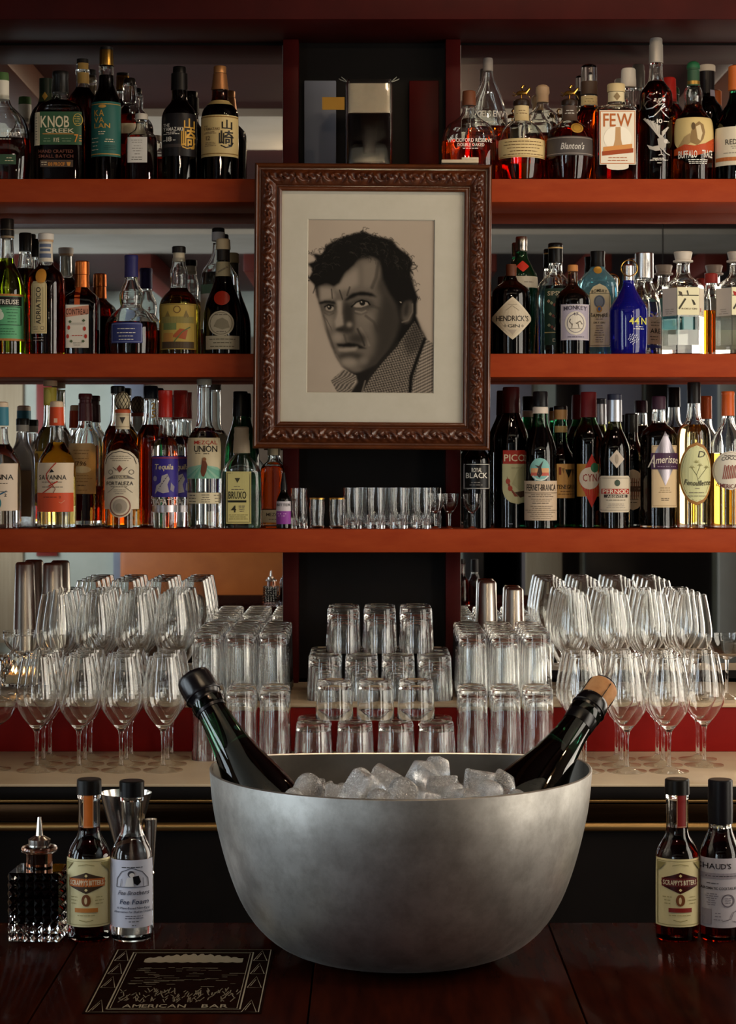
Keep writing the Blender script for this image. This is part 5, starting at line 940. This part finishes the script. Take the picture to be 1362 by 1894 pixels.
lay(poly_mask([(430, 610), (560, 520), (570, 690), (480, 740), (340, 760), (330, 720)], 22), .38, .9)
lay(poly_mask([(190, 720), (300, 730), (340, 820), (260, 840), (190, 860)], 16), .40, .9)
lay(poly_mask([(600, 480), (740, 460), (770, 600), (720, 720), (610, 720)], 22), .30, .8)
strokes([(760, 480), (740, 620), (700, 720)], 34, .09, .6); strokes([(300, 740), (310, 830)], 12, .08, .8); strokes([(380, 750), (410, 840)], 14, .07, .8); strokes([(480, 720), (455, 800)], 18, .08, .7)
lay(poly_mask([(430, 850), (520, 900), (540, 1060), (520, 1170), (440, 1180), (340, 1150), (420, 1090), (410, 950)], 18), .07, .95)
lay(poly_mask([(352, 850), (400, 850), (405, 980), (420, 1090), (345, 1115), (335, 1060), (360, 980)], 10), .40)
lay(ell(480, 1088, 26, 26, 14), .46, .8); lay(ell(385, 1140, 40, 18, 8), .05, .8)
lay(poly_mask([(425, 850), (500, 780), (600, 758), (700, 775), (750, 815), (660, 805), (560, 805), (460, 850)], 9), .03)
lay(poly_mask([(178, 872), (240, 850), (330, 858), (345, 890), (250, 880), (185, 890)], 7), .03)
lay(ell(600, 890, 125, 60, 22), .09, .85); lay(ell(590, 888, 78, 30, 6, -.12), .40); lay(ell(606, 872, 30, 30, 3), .04); lay(ell(598, 862, 7, 7, 2), .5)
strokes([(500, 912), (545, 868), (600, 845), (660, 862), (680, 890)], 15, .02); strokes([(520, 925), (590, 925), (660, 900)], 8, .12); strokes([(520, 970), (590, 990), (650, 968)], 16, .12, .7); strokes([(540, 955), (600, 968), (640, 950)], 14, .36, .6)
lay(ell(285, 920, 66, 48, 16), .09, .85); lay(ell(285, 930, 40, 24, 5), .40); lay(ell(282, 920, 22, 24, 3), .04); lay(ell(276, 912, 5, 5, 2), .5)
strokes([(235, 915), (270, 893), (320, 905)], 12, .02); strokes([(235, 975), (280, 1000), (325, 975)], 14, .12, .7)
lay(ell(270, 1060, 50, 70, 30), .36, .8); lay(ell(640, 1030, 95, 60, 34), .30, .8); lay(ell(640, 1130, 70, 70, 34), .26, .7)
strokes([(590, 1120), (640, 1200), (675, 1290)], 22, .30, .7); strokes([(560, 1130), (600, 1210), (630, 1290)], 20, .06, .7)
lay(ell(365, 1215, 55, 48, 18), .38, .85); lay(ell(560, 1225, 95, 55, 26), .07, .9); strokes([(430, 1190), (450, 1260)], 20, .12, .6)
lay(poly_mask([(350, 1275), (420, 1275), (470, 1262), (560, 1275), (660, 1325), (560, 1320), (470, 1312), (370, 1305)], 8), .035)
lay(poly_mask([(365, 1325), (470, 1318), (570, 1305), (540, 1345), (450, 1362), (380, 1350)], 9), .40, .9)
lay(ell(500, 1400, 130, 38, 20), .055, .9); lay(ell(480, 1455, 80, 45, 22), .38, .85); lay(ell(620, 1440, 45, 42, 20), .27, .8); strokes([(350, 1380), (420, 1495)], 14, .28, .5)
lay(ell(1050, 950, 52, 120, 16, .12), .20, .9); lay(ell(1040, 930, 28, 80, 14, .12), .06, .9); strokes([(1000, 1060), (1060, 1040), (1100, 960), (1100, 880)], 14, .28, .6); lay(ell(985, 862, 9, 6, 2), .5)
lay(poly_mask([(150, 700), (90, 640), (120, 540), (200, 420), (420, 330), (560, 400), (520, 500), (430, 580), (380, 680), (320, 715), (250, 660), (200, 690)], 10), .02, .95)
lay(poly_mask([(780, 460), (900, 420), (1060, 480), (1110, 720), (1080, 860), (960, 840), (900, 760), (850, 640)], 18), .025, .85)
strokes([(120, 780), (150, 690), (190, 640)], 10, .04, .8); strokes([(1070, 550), (1130, 530), (1145, 505)], 12, .05, .8); strokes([(1120, 770), (1160, 735)], 10, .05, .8)
for q in range(9): strokes([(230 + 8*q, 1010 + 12*q), (262 + 6*q, 1040 + 14*q)], 6, .14, .4)
strokes([(640, 1000), (720, 1060), (760, 1150)], 26, .09, .5); strokes([(700, 900), (780, 930), (800, 1010)], 30, .10, .5); strokes([(225, 1000), (270, 1150), (330, 1320)], 16, .12, .5)
# hair strands
for k in range(260):
    a = rp.uniform(0, 1); x = 120 + a*980; yt = 430 - 250*math.sin(math.pi*min(1, max(0, (x-40)/1080)))
    y = yt + rp.uniform(-10, 260); L = rp.uniform(30, 80); th = rp.uniform(-.9, .9) + (a-.5)*1.6
    if y < 720 and not (380 < x < 800 and y > 500):
        strokes([(x, y), (x+L*.5*math.cos(th), y+L*.5*math.sin(th)), (x+L*math.cos(th+.6), y+L*math.sin(th+.6))], rp.uniform(4, 8), rp.choice([.012, .02, .06, .10]), .6)
for k in range(70):
    i = rp.randint(2, 22); x, y = head[i]; x += rp.uniform(-30, 30); y += rp.uniform(-15, 25); th = math.atan2(y-700, x-600) + rp.uniform(-.9, .9); L = rp.uniform(14, 38)
    strokes([(x, y), (x+L*.6*math.cos(th), y+L*.6*math.sin(th)), (x+L*math.cos(th+.7), y+L*math.sin(th+.7))], 7, .03, .7)
# neck shadow, collar and tweed coat
lay(poly_mask([(540, 1570), (760, 1480), (960, 1230), (1010, 1290), (660, 1700), (590, 1790), (470, 1790), (560, 1650)], 10), .045)
cm = poly_mask([(300, 1640), (420, 1530), (560, 1590), (520, 1700), (480, 1800), (390, 1800)], 3)
lay(cm, .16 + .20*(np.sin((GXc*.75 + GYc)*.20 + 2*np.sin(GYc*.05)) > .2))
coat = poly_mask([(590, 1800), (650, 1650), (790, 1480), (960, 1280), (1120, 1050), (1230, 1210), (1340, 1290), (1340, 1800)], 4)
hatch = .10 + .14*(np.sin(GYc*.26 + GXc*.06) > .25) + .12*(np.sin(GXc*.24 - GYc*.10) > .45) + .06*(rp.rand(PH, PW)-.5)
hatch2 = .16 + .22*(np.sin(GYc*.20 + GXc*.10) > .1) + .05*(np.sin(GXc*.3) > .3)
lay(coat, np.where(GXc + (GYc-1230)*.24 > 1222, hatch2, hatch))
strokes([(1222, 1225), (1150, 1420), (1090, 1600), (1080, 1790)], 34, .03); strokes([(950, 1280), (800, 1440), (680, 1600), (590, 1760)], 30, .05); strokes([(640, 1640), (600, 1780)], 14, .28, .7)
lay(poly_mask([(1000, 1250), (1130, 1010), (1230, 1200), (1180, 1320), (1060, 1400)], 24), .05, .6)
img = np.clip(np.where(img < .46, .46*(np.clip(img, 0, 1)/.46)**1.32, img)*.80 - .006, .006, .8)
V = [(wx0 - .003 + (wx1-wx0+.006)*i/(PW-1), -.0105, wz1 + .003 - (wz1-wz0+.006)*j/(PH-1)) for j in range(PH) for i in range(PW)]
Fc = [[j*PW+i, (j+1)*PW+i, (j+1)*PW+i+1, j*PW+i+1] for j in range(PH-1) for i in range(PW-1)]
prm, prt, prb = new_mat('drawing_ink'); at = prt.nodes.new('ShaderNodeAttribute'); at.attribute_name = 'tone'
prt.links.new(at.outputs['Color'], prb.inputs['Base Color']); prb.inputs['Roughness'].default_value = .8; prb.inputs['Specular IOR Level'].default_value = .15
po = mesh_obj('portrait_drawing', (V, Fc), prm, pic, smooth=False)
ca = po.data.color_attributes.new('tone', 'FLOAT_COLOR', 'POINT')
g = img.reshape(-1); ca.data.foreach_set('color', np.stack([g*1.04, g*.86, g*.68, np.ones_like(g)], 1).astype(np.float32).reshape(-1))

# ---------------------------------------------------------------- champagne bowl, ice, bottles
DBW = 2.183; BX = X_(741, DBW)
bowl = empty('champagne_bowl', (BX, DBW, ZBAR)); tag(bowl, 'large patinated silver champagne bowl filled with ice', 'champagne bowl')
SB = 1.0
prof_b = chaikin([(0.002, 0.0005), (0.085, 0.0005), (0.122, 0.006), (0.150, 0.026), (0.170, 0.055), (0.184, 0.092), (0.194, 0.130), (0.200, 0.162), (0.2025, 0.194)], 2)
def oval_lathe(pr, segs=96, flip=False):
    V, Fc = [], []
    for r, z in pr:
        for i in range(segs):
            t = 2*math.pi*i/segs; c, s = math.cos(t), math.sin(t)
            if s > 0: x, y = r*math.copysign(abs(c)**.62, c), r*.48*abs(s)**.62
            else: x, y = r*c, r*1.10*s
            V.append((x, y, z))
    for j in range(len(pr)-1):
        for i in range(segs):
            q = [j*segs+i, j*segs+(i+1) % segs, (j+1)*segs+(i+1) % segs, (j+1)*segs+i]; Fc.append(q[::-1] if flip else q)
    return V, Fc
bin_ = [(r - .003, z) for r, z in prof_b if z > .004 and r > .05]; bin_ = [(0.002, .005)] + bin_
nb = 96
ov, ovi = oval_lathe(prof_b, nb), oval_lathe(bin_, nb, True)
rimf = []
vr = [ov[0][-nb + i] for i in range(nb)] + [(x, y, z + .0012) for x, y, z in [tuple((a+b_)/2 for a, b_ in zip(ov[0][-nb+i], ovi[0][-nb+i])) for i in range(nb)]] + [ovi[0][-nb + i] for i in range(nb)]
for k in range(2):
    for i in range(nb): rimf.append([k*nb+i, k*nb+(i+1) % nb, (k+1)*nb+(i+1) % nb, (k+1)*nb+i])
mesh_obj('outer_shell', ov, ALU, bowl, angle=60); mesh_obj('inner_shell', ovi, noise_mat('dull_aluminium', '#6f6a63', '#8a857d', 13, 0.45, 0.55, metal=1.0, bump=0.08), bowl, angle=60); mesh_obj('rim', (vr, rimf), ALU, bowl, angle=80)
ICE = bpy.data.materials.new('ice'); ICE.use_nodes = True
t_ = ICE.node_tree; b_ = t_.nodes['Principled BSDF']; b_.inputs['Base Color'].default_value = (.97, .97, .97, 1); b_.inputs['Roughness'].default_value = .06; b_.inputs['Transmission Weight'].default_value = .72; b_.inputs['IOR'].default_value = 1.31; b_.inputs['Specular IOR Level'].default_value = .6
n_ = t_.nodes.new('ShaderNodeTexNoise'); n_.inputs['Scale'].default_value = 26; mr_ = t_.nodes.new('ShaderNodeMapRange'); mr_.inputs[1].default_value = .35; mr_.inputs[2].default_value = .7; mr_.inputs[3].default_value = .98; mr_.inputs[4].default_value = .62
t_.links.new(n_.outputs['Fac'], mr_.inputs[0]); t_.links.new(mr_.outputs[0], b_.inputs['Transmission Weight'])
bp_ = t_.nodes.new('ShaderNodeBump'); bp_.inputs['Strength'].default_value = .14; bp_.inputs['Distance'].default_value = .004; t_.links.new(n_.outputs['Fac'], bp_.inputs['Height']); t_.links.new(bp_.outputs[0], b_.inputs['Normal'])
def ice_mesh(seed, kind):
    r = random.Random(seed); bm = bmesh.new()
    if kind == 'cube':
        bmesh.ops.create_cube(bm, size=1)
        for v in bm.verts: v.co += Vector((r.uniform(-.14, .14), r.uniform(-.14, .14), r.uniform(-.14, .14)))
        bmesh.ops.bevel(bm, geom=bm.edges[:], offset=.16, segments=3, profile=.55, affect='EDGES')
    elif kind == 'shard':
        bmesh.ops.create_icosphere(bm, subdivisions=1, radius=.62)
        for v in bm.verts: v.co = Vector((v.co.x*r.uniform(.7, 1.25), v.co.y*r.uniform(.7, 1.1), v.co.z*r.uniform(.75, 1.35)))
        bmesh.ops.bevel(bm, geom=bm.edges[:], offset=.05, segments=2, profile=.5, affect='EDGES')
    else:
        bmesh.ops.create_icosphere(bm, subdivisions=3, radius=.58)
        for v in bm.verts:
            c = v.co.copy(); v.co = c * (1 + .10*math.sin(4*c.x + seed) + .08*math.sin(5*c.y + 2*seed) + .07*math.cos(6*c.z + seed))
    v = [tuple(p.co) for p in bm.verts]; bm.verts.index_update(); f = [[p.index for p in q.verts] for q in bm.faces]; bm.free(); return v, f
ice = [  # px, py, D, size px, kind, words
    (573, 1464, 2.06, 52, 'round', 'rounded ice lump beside the dark capped champagne bottle'), (543, 1478, 2.04, 34, 'round', 'small amber-tinted ice lump at the left end of the ice'), (620, 1474, 2.05, 40, 'cube', 'low ice cube next to the rounded lump'),
    (671, 1468, 2.04, 60, 'cube', 'ice cube leaning below the upright rounded cube'), (712, 1450, 2.06, 62, 'cube', 'large clear ice cube standing upright left of the centre'), (668, 1440, 2.16, 34, 'round', 'small ice lump behind the upright cube'),
    (745, 1478, 2.02, 64, 'round', 'broad cloudy ice mass at the bowl centre'), (778, 1437, 2.12, 66, 'shard', 'tall jagged ice shard at the top of the heap'), (806, 1428, 2.14, 54, 'shard', 'second jagged ice shard on the heap, leaning right'),
    (815, 1466, 2.05, 52, 'cube', 'ice cube in front of the jagged shards'), (840, 1474, 2.03, 44, 'round', 'rounded ice lump at the foot of the shards'), (886, 1452, 2.08, 50, 'cube', 'blunt ice cube between the shards and right bottle'), (905, 1464, 2.05, 44, 'round', 'rounded ice lump under the blunt cube'),
    (930, 1452, 2.09, 54, 'shard', 'pointed ice shard nearest the corked champagne bottle'), (862, 1482, 2.02, 40, 'cube', 'half sunken ice cube by the front rim'), (790, 1484, 2.01, 44, 'cube', 'flat ice cube by the front rim centre'), (700, 1486, 2.01, 46, 'round', 'sunken ice lump by the front rim'), (955, 1478, 2.05, 34, 'round', 'small ice lump against the corked bottle')]
for k, (px, py, D, s, kd, w) in enumerate(ice):
    vf = ice_mesh(k*7 + 3, kd); o = mesh_obj('ice_cube', vf, ICE, None, angle=35 if kd == 'shard' else 60)
    o.location = (X_(px, D), D, Z_(py, D)); sc_ = s * D / F; o.scale = (sc_, sc_*.9, sc_); o.rotation_euler = (RJ.uniform(-.5, .5), RJ.uniform(-.6, .6), RJ.uniform(0, 3)); tag(o, w, 'ice cube', 'ice in the champagne bowl')
# crushed ice bed below the cubes
V, Fc = [], []
rb = random.Random(11)
for k in range(150):
    a = rb.uniform(0, 2*math.pi); q = math.sqrt(rb.uniform(0, 1)); x = q*.165*math.cos(a); y = q*math.sin(a)*(.075 if math.sin(a) > 0 else .165); z = .135 + rb.uniform(0, .028)
    if min(abs(x + .085 - .5*(z - .06)) if x < 0 else 9, abs(x - .085) if x > 0 else 9) < .012: continue
    v, f = ice_mesh(1000 + k, 'shard'); s_ = rb.uniform(.022, .036); b0 = len(V); e = Euler((rb.uniform(0, 3), rb.uniform(0, 3), 0)).to_matrix()
    V += [tuple(e @ (Vector(p)*s_) + Vector((x, y, z))) for p in v]; Fc += [[i+b0 for i in g_] for g_ in f]
cr = mesh_obj('crushed_ice', (V, Fc), ICE, None, angle=30); cr.location = (BX, DBW, ZBAR); tag(cr, 'bed of crushed ice filling the champagne bowl', 'ice', None, 'stuff')
def champagne(label, p_top, p_low, D0, D1, corked):
    A = Vector((X_(p_top[0], D0), D0, Z_(p_top[1], D0))); B = Vector((X_(p_low[0], D1), D1, Z_(p_low[1], D1)))
    ax = (A - B).normalized(); Ln = .285; base = A - ax*Ln
    r = empty('champagne_bottle', base); tag(r, label, 'champagne bottle', 'champagne bottles in the bowl'); r.rotation_mode = 'QUATERNION'; r.rotation_quaternion = Vector((0, 0, 1)).rotation_difference(ax)
    P = chaikin([(.036, 0), (.042, .006), (.043, .08), (.042, .115), (.034, .150), (.0235, .185), (.0185, .215), (.0160, .245), (.0150, .262), (.0150, .285 if not corked else .274)], 2)
    mesh_obj('glass_body', lathe(P, 40), glass((.012, .07, .035)), r); mesh_obj('wine', lathe([(a*.93, z) for a, z in P if .004 < z < .20], 32), liquid((.05, .05, .01)), r)
    mesh_obj('collar', lathe([(.0152, .248), (.0180, .250), (.0186, .254), (.0184, .258), (.0155, .260)], 32, close0=False, close1=False), glass((.012, .07, .035)), r)
    if not corked:
        mesh_obj('foil_cap', lathe(chaikin([(.0168, .246), (.0175, .252), (.0170, .262), (.0195, .266), (.0198, .285), (.0185, .292), (.012, .2945), (.001, .295)], 1), 36, close0=False), pm('#100e12', .22, .2, .5), r)
        mesh_obj('foil_fold', tube([(.0197*math.cos(t*.2), .0197*math.sin(t*.2), .2665) for t in range(32)], .0009, 6), pm('#171318', .25), r)
        mesh_obj('foil_knob', lathe([(.003, .290), (.0034, .296), (.001, .298)], 10, off=(.014, .004)), pm('#100e12', .25), r)
    else:
        mesh_obj('foil_cap', lathe(chaikin([(.0172, .236), (.0180, .246), (.0172, .256), (.0188, .262), (.0186, .272), (.0170, .276), (.0162, .276)], 1), 36, close0=False, close1=False), pm('#0d0c0e', .18, .2, .5), r)
        mesh_obj('cork', lathe(chaikin([(.0150, .272), (.0158, .278), (.0172, .292), (.0165, .299), (.010, .3015), (.001, .302)], 1), 32), noise_mat('cork', '#a87245', '#c48f5c', 60, .7, bump=.3, detail=6), r)
        wires = [tube([(.0178*math.cos(a), .0178*math.sin(a), z) if z < .297 else (.012*math.cos(a), .012*math.sin(a), .3026) for z in (.262, .272, .284, .294, .299)], .0006, 5) for a in (.3, 1.87, 3.44, 5.01)]
        wires.append(tube([(.0192*math.cos(t*.2618), .0192*math.sin(t*.2618), .262) for t in range(25)], .0007, 5)); wires.append(tube([(.012*math.cos(t*.2618), .012*math.sin(t*.2618), .3028) for t in range(25)], .0006, 5))
        mesh_obj('wire_cage', join(*wires), pm('#2a2420', .35, .8), r)
    return r
champagne('dark champagne bottle with black foil top leaning left in the bowl', (362, 1262), (472, 1455), 2.22, 2.16, False)
champagne('dark green champagne bottle with caged cork leaning right in the bowl', (1107, 1285), (985, 1462), 2.25, 2.17, True)

# ---------------------------------------------------------------- bar-top bottles and jiggers
DBAR = 2.235
def barb(label, cx_, D, **k): return bottle(label, cx_, D, ZBAR, name=k.pop('name', 'bitters_bottle'), wall=.0018, base_t=.006, **k)
def scrap(label, cx_, strip, med, lqx, tax):
    c = cx_
    return barb(label, c, DBAR, prof=[(1722, 39), (1700, 40.5), (1590, 40.5), (1572, 38), (1556, 29), (1543, 21), (1528, 20), (1478, 20), (1472, 22), (1468, 20)], gl='clear', lq=lqx, fill=1528, caps=[([(1440, 20), (1442, 22), (1468, 22.5)], '#14110f')],
      labels=[('rect', c-41, c+41, 1582, 1706, '#cfc394', [('box', c-37, c+37, 1586, 1702, .9, '#8a8050'), ('p', [(c-28, 1616), (c, 1606), (c+28, 1616), (c+32, 1624), (c+28, 1633), (c, 1645), (c-28, 1633), (c-32, 1624)], '#3b2a18' if med else '#3a1212'), ('r', c-31, c+31, 1617, 1632, '#b5622a' if med else '#5a1414'), T("SCRAPPY'S BITTERS", c-29, c+29, 1620, 1629, '#e0d6b8'), ('s', 'diamond', c-3, c+3, 1609, 1615, '#d6c48a'), ('s', 'diamond', c-3, c+3, 1635, 1641, '#d6c48a'), ('s', 'oval', c-8, c+8, 1646, 1668, '#6b3a1a'), ('s', 'oval', c-3, c+2, 1651, 1664, '#c9b58a'), ('r', c-20, c+20, 1671, 1679, med or '#7d1a14'), G(c-30, c-14, 1648, 1666, 3, '#8a8050'), G(c+14, c+30, 1648, 1666, 3, '#8a8050'), G(c-20, c+20, 1682, 1687, 1, '#8a8050'), ('l', [(c-12, 1693), (c, 1696), (c+12, 1693)], 1.2, '#8a8050'), ('l', [(c-14, 1594), (c, 1591), (c+14, 1594)], 1.2, '#8a8050'), ('p', [(c-36, 1588), (c-24, 1588), (c-32, 1600), (c-36, 1604)], '#8a8050'), ('p', [(c+36, 1588), (c+24, 1588), (c+32, 1600), (c+36, 1604)], '#8a8050')]),
              ('rect', c-8 + tax, c+10 + tax, 1444, 1528, strip, [('box', c-7 + tax, c+9 + tax, 1446, 1526, .8, '#d6b58a')])])
scrap('dark bitters bottle with cream label and orange seal strip', 165, '#c0641f', '#b5702f', 'dred', 0)
scrap('dark bitters bottle with cream label and red seal strip', 1253, '#7a1616', None, 'dred', 4)
barb('clear foamer bottle with black cap and white label', 244, DBAR, prof=[(1722, 37), (1700, 39), (1590, 39), (1570, 37), (1552, 27), (1535, 20), (1518, 19), (1490, 20), (1474, 21)], gl='clear', fill=1545, caps=[([(1443, 20), (1445, 22.5), (1472, 22.5)], '#0e0d0d')], name='foamer_bottle',
  labels=[('rect', 204.5, 283, 1584, 1708, '#c3c3d0', [G(220, 277, 1594, 1600, 1, K), ('l', [(221, 1633), (222, 1618), (230, 1605), (248, 1598), (266, 1605), (275, 1618), (276, 1633), (221, 1633)], 1.2, '#4a4a55'), ('s', 'oval', 241, 253, 1603, 1615, '#3b3a42'), ('s', 'oval', 244, 253, 1607, 1615, '#d6cfc9'), ('p', [(250, 1614), (260, 1612), (264, 1624), (258, 1630), (252, 1626)], '#17161a'), ('p', [(240, 1616), (250, 1614), (252, 1632), (236, 1632)], '#d9d6d6'), ('l', [(228, 1632), (230, 1618)], 1, '#6b6a75'), ('l', [(268, 1632), (267, 1616)], 1, '#6b6a75'),
    T('Fee Brothers', 224, 276, 1639, 1647, '#4a4a5a', slant=.25), T('Fee Foam', 227, 275, 1655, 1664, '#24304f', slant=.2), T('A Plant-Based Non-Egg', 222, 277, 1669, 1673, '#24304f', slant=.1), T('Alternative for Shaken Drinks', 217, 281, 1676, 1680, '#24304f', slant=.1), G(236, 268, 1684, 1692, 2, '#4a4a5a'), G(238, 266, 1694, 1698, 1, K), G(246, 258, 1701, 1705, 1, K)])])
barb('dark red bitters bottle with grey white antique label at the right edge', 1333, DBAR, prof=[(1722, 37), (1700, 38.5), (1585, 38.5), (1568, 36), (1550, 28), (1535, 22), (1520, 21), (1480, 21), (1474, 21)], gl='clear', lq='dred', fill=1530, caps=[([(1441, 20), (1443, 22), (1500, 22.5), (1522, 22)], '#141216')],
  labels=[('rect', 1294.5, 1372, 1581, 1708, '#aea8ae', [T("CHAUD'S", 1289, 1346, 1590, 1600, '#241c22'), ('r', 1295, 1371, 1608, 1618, '#8a828a'), G(1302, 1360, 1610, 1617, 1, '#241c22'), G(1302, 1326, 1623, 1630, 1, '#3b333a'), T('AROMATIC COCKTAIL BITTERS', 1296, 1370, 1633, 1638, '#1c161a'), ('ring', 1340, 1658, 11, 11, 2, '#5b535c'), G(1334, 1346, 1652, 1664, 3, '#5b535c'), G(1302, 1324, 1644, 1668, 6, '#6b636c'), ('p', [(1298, 1674), (1312, 1674), (1312, 1702), (1298, 1704)], '#8a828a'), ('l', [(1330, 1696), (1345, 1692), (1350, 1680), (1360, 1676)], 1.4, '#6b636c'), ('l', [(1350, 1696), (1362, 1700)], 1.4, '#6b636c'), G(1314, 1332, 1678, 1696, 3, '#6b636c')]), ('oval', 1341, 1354, 1482, 1504, pm('#8a5a22', .3, .7), [])])
# cut glass dasher bottle
DD = 2.24; sd = DD / F
da = empty('dasher_bottle', (X_(73, DD), DD, ZBAR)); tag(da, 'diamond cut square dasher bottle with steel spout', 'dasher bottle'); da.rotation_euler = (0, 0, math.radians(-4))
zl = lambda py: Z_(py, DD) - ZBAR
def cutbody(hw, z0, z1, nx, nz, amp):
    V, Fc = [], []
    for q in range(4):
        ca_, sa_ = round(math.cos(q*math.pi/2)), round(math.sin(q*math.pi/2))
        def P(u, z, d): x, y = u, -(hw + d); return (x*ca_ - y*sa_, x*sa_ + y*ca_, z)
        for j in range(nz):
            for i in range(nx):
                u0, u1 = -hw + 2*hw*i/nx, -hw + 2*hw*(i+1)/nx; a0, a1 = z0 + (z1-z0)*j/nz, z0 + (z1-z0)*(j+1)/nz; b0 = len(V)
                V += [P(u0, a0, 0), P(u1, a0, 0), P(u1, a1, 0), P(u0, a1, 0), P((u0+u1)/2, (a0+a1)/2, amp)]
                Fc += [[b0, b0+1, b0+4], [b0+1, b0+2, b0+4], [b0+2, b0+3, b0+4], [b0+3, b0, b0+4]]
    b0 = len(V); V += [(-hw, -hw, z0), (hw, -hw, z0), (hw, hw, z0), (-hw, hw, z0), (-hw, -hw, z1), (hw, -hw, z1), (hw, hw, z1), (-hw, hw, z1)]
    Fc += [[b0+3, b0+2, b0+1, b0], [b0+4, b0+5, b0+6, b0+7]]
    return V, Fc
hw = 46*sd
mesh_obj('glass_body', cutbody(hw, .001, zl(1606), 6, 8, .0026), CLEAR, da, smooth=False)
mesh_obj('liquid', box(-hw*.80, hw*.80, -hw*.80, hw*.80, .020, zl(1614), .004), liquid(LQ['black']), da)
mesh_obj('neck', lathe([(24*sd, zl(1606)), (24*sd, zl(1576))], 28), glass((.85, .40, .25)), da)
mesh_obj('collar', lathe(chaikin([(24*sd, zl(1577)), (33*sd, zl(1575)), (34*sd, zl(1569)), (31*sd, zl(1564)), (18*sd, zl(1563))], 1), 32), glass((.95, .75, .6), 1.47, .1), da)
sp_ = mesh_obj('spout', lathe([(20*sd, zl(1568)), (20.5*sd, zl(1562)), (20.5*sd, zl(1552)), (13*sd, zl(1548)), (10*sd, zl(1546)), (7*sd, zl(1545)), (5*sd, zl(1525)), (3.4*sd, zl(1511))], 24), STEEL, da)
# jiggers
def jigger(label, px, D, top, hw_, waist, low):
    j = empty('jigger', (X_(px, D), D, ZBAR)); tag(j, label, 'jigger', 'steel jiggers on the bar'); s = D / F; H = Z_(top, D) - ZBAR; zw = H*waist; wr = min(.006, hw_*s*.42)
    up = [(wr, zw), (hw_*s, H)]; lo = [(low*s, .0003), (wr, zw)]
    mesh_obj('upper_cup', join(lathe(up, 32, close0=False, close1=False), lathe([(wr*.8, zw + .002), (hw_*s - .0008, H)], 32, close1=False, flip=True)), STEEL, j)
    mesh_obj('lower_cup', join(lathe(lo, 32, close0=False, close1=False), lathe([(low*s - .0008, .0003), (wr*.8, zw - .002)], 32, close0=False, flip=True)), STEEL, j)
    mesh_obj('waist_ring', lathe([(wr, zw - .003), (wr*1.3, zw - .0015), (wr*1.3, zw + .0015), (wr, zw + .003)], 24, close0=False, close1=False), STEEL, j)
jigger('tall steel jigger behind the clear foamer bottle', 233, 2.286, 1466, 48, .45, 31)
jigger('shorter steel jigger peeking out beside the foamer bottle', 279, 2.286, 1515, 12, .5, 6)
# engraved plaque in the bar top
pl = empty('engraved_plaque', (-.187, 2.05, ZBAR)); tag(pl, 'engraved plaque reading AMERICAN BAR inlaid in the bar top', 'plaque')
PM = pm('#85765f', .5); PM2 = pm('#6f614c', .55)
mesh_obj('plate', box(-.083, .085, -.125, .13, .0002, .0008), noise_mat('plaque_dark', '#120806', '#1a0c08', 30, .5, .6, spec=0.0, bump=.05), pl, smooth=False)
def onbar(vf): return [(x, y, .0012) for x, y in vf[0]], [f[::-1] for f in vf[1]]
def ln(pts, w): return stroke(pts, w)
def fixn(vf):   # make faces point up
    V, Fc = vf; out = []
    for f in Fc:
        a, b2, c = (Vector(V[i]) for i in f[:3]); out.append(f if (b2-a).cross(c-a).z > 0 else f[::-1])
    return V, out
X0, X1_, Y0, Y1_ = -.080, .082, -.122, .126
bord = [ln([(X0, Y0), (X1_, Y0), (X1_, Y1_), (X0, Y1_), (X0, Y0)], .0012), ln([(X0+.018, Y0+.010), (X1_-.018, Y0+.010), (X1_-.018, Y1_-.012), (X0+.018, Y1_-.012), (X0+.018, Y0+.010)], .0016), ln([(X0+.021, Y0+.013), (X1_-.021, Y0+.013), (X1_-.021, Y1_-.016), (X0+.021, Y1_-.016), (X0+.021, Y0+.013)], .0008)]
for sx in (-1, 1):
    c = .001 + sx*.072
    for yy in (-.10, -.01, .045, .10):
        bord.append(ln([(c - .007, yy - .022), (c, yy + .022), (c + .007, yy - .022), (c - .007, yy - .022)], .0009)); bord.append(ln([(c - .004, yy - .016), (c, yy + .01)], .0007))
mesh_obj('border', fixn(onbar(join(*[(([(x, y) for x, y in v]), f) for v, f in bord]))), PM, pl, smooth=False)
rk = random.Random(4)
topl = [(-.047 + .102*k/40, .074 + (.010 + .014*math.sin(math.pi*k/40)) * (1 + .45*abs(math.sin(k*.9)))) for k in range(41)]
cl = ([p for q in zip(topl, [(x, .072 - .003*abs(math.sin(k*.7))) for k, (x, y) in enumerate(topl)]) for p in q], [[2*k, 2*k+1, 2*k+3, 2*k+2] for k in range(40)])
mesh_obj('cloud', fixn(onbar(cl)), PM, pl, smooth=False)
gr = []
for k in range(120):
    x = rk.uniform(-.057, .058); y = rk.uniform(-.088, -.045); gr.append(ln([(x, y), (x + rk.uniform(-.004, .004), y + rk.uniform(.006, .016))], .0010))
for k in range(60):
    x = rk.uniform(-.056, .05); y = rk.uniform(-.03, .05); gr.append(ln([(x, y), (x + rk.uniform(.004, .016), y)], .0010))
mesh_obj('landscape_lines', fixn(onbar(join(*gr))), PM2, pl, smooth=False)
def btxt(s, x0, x1, y0, y1):
    V, Fc = text2d(s, x0, x1, 0, y1 - y0); return [(x, y0 + (y1-y0) - y) for x, y in V], Fc
mesh_obj('lettering', fixn(onbar(join(btxt('AMERICAN', -.048, .012, -.106, -.094), btxt('BAR', .027, .052, -.106, -.094)))), PM, pl, smooth=False)
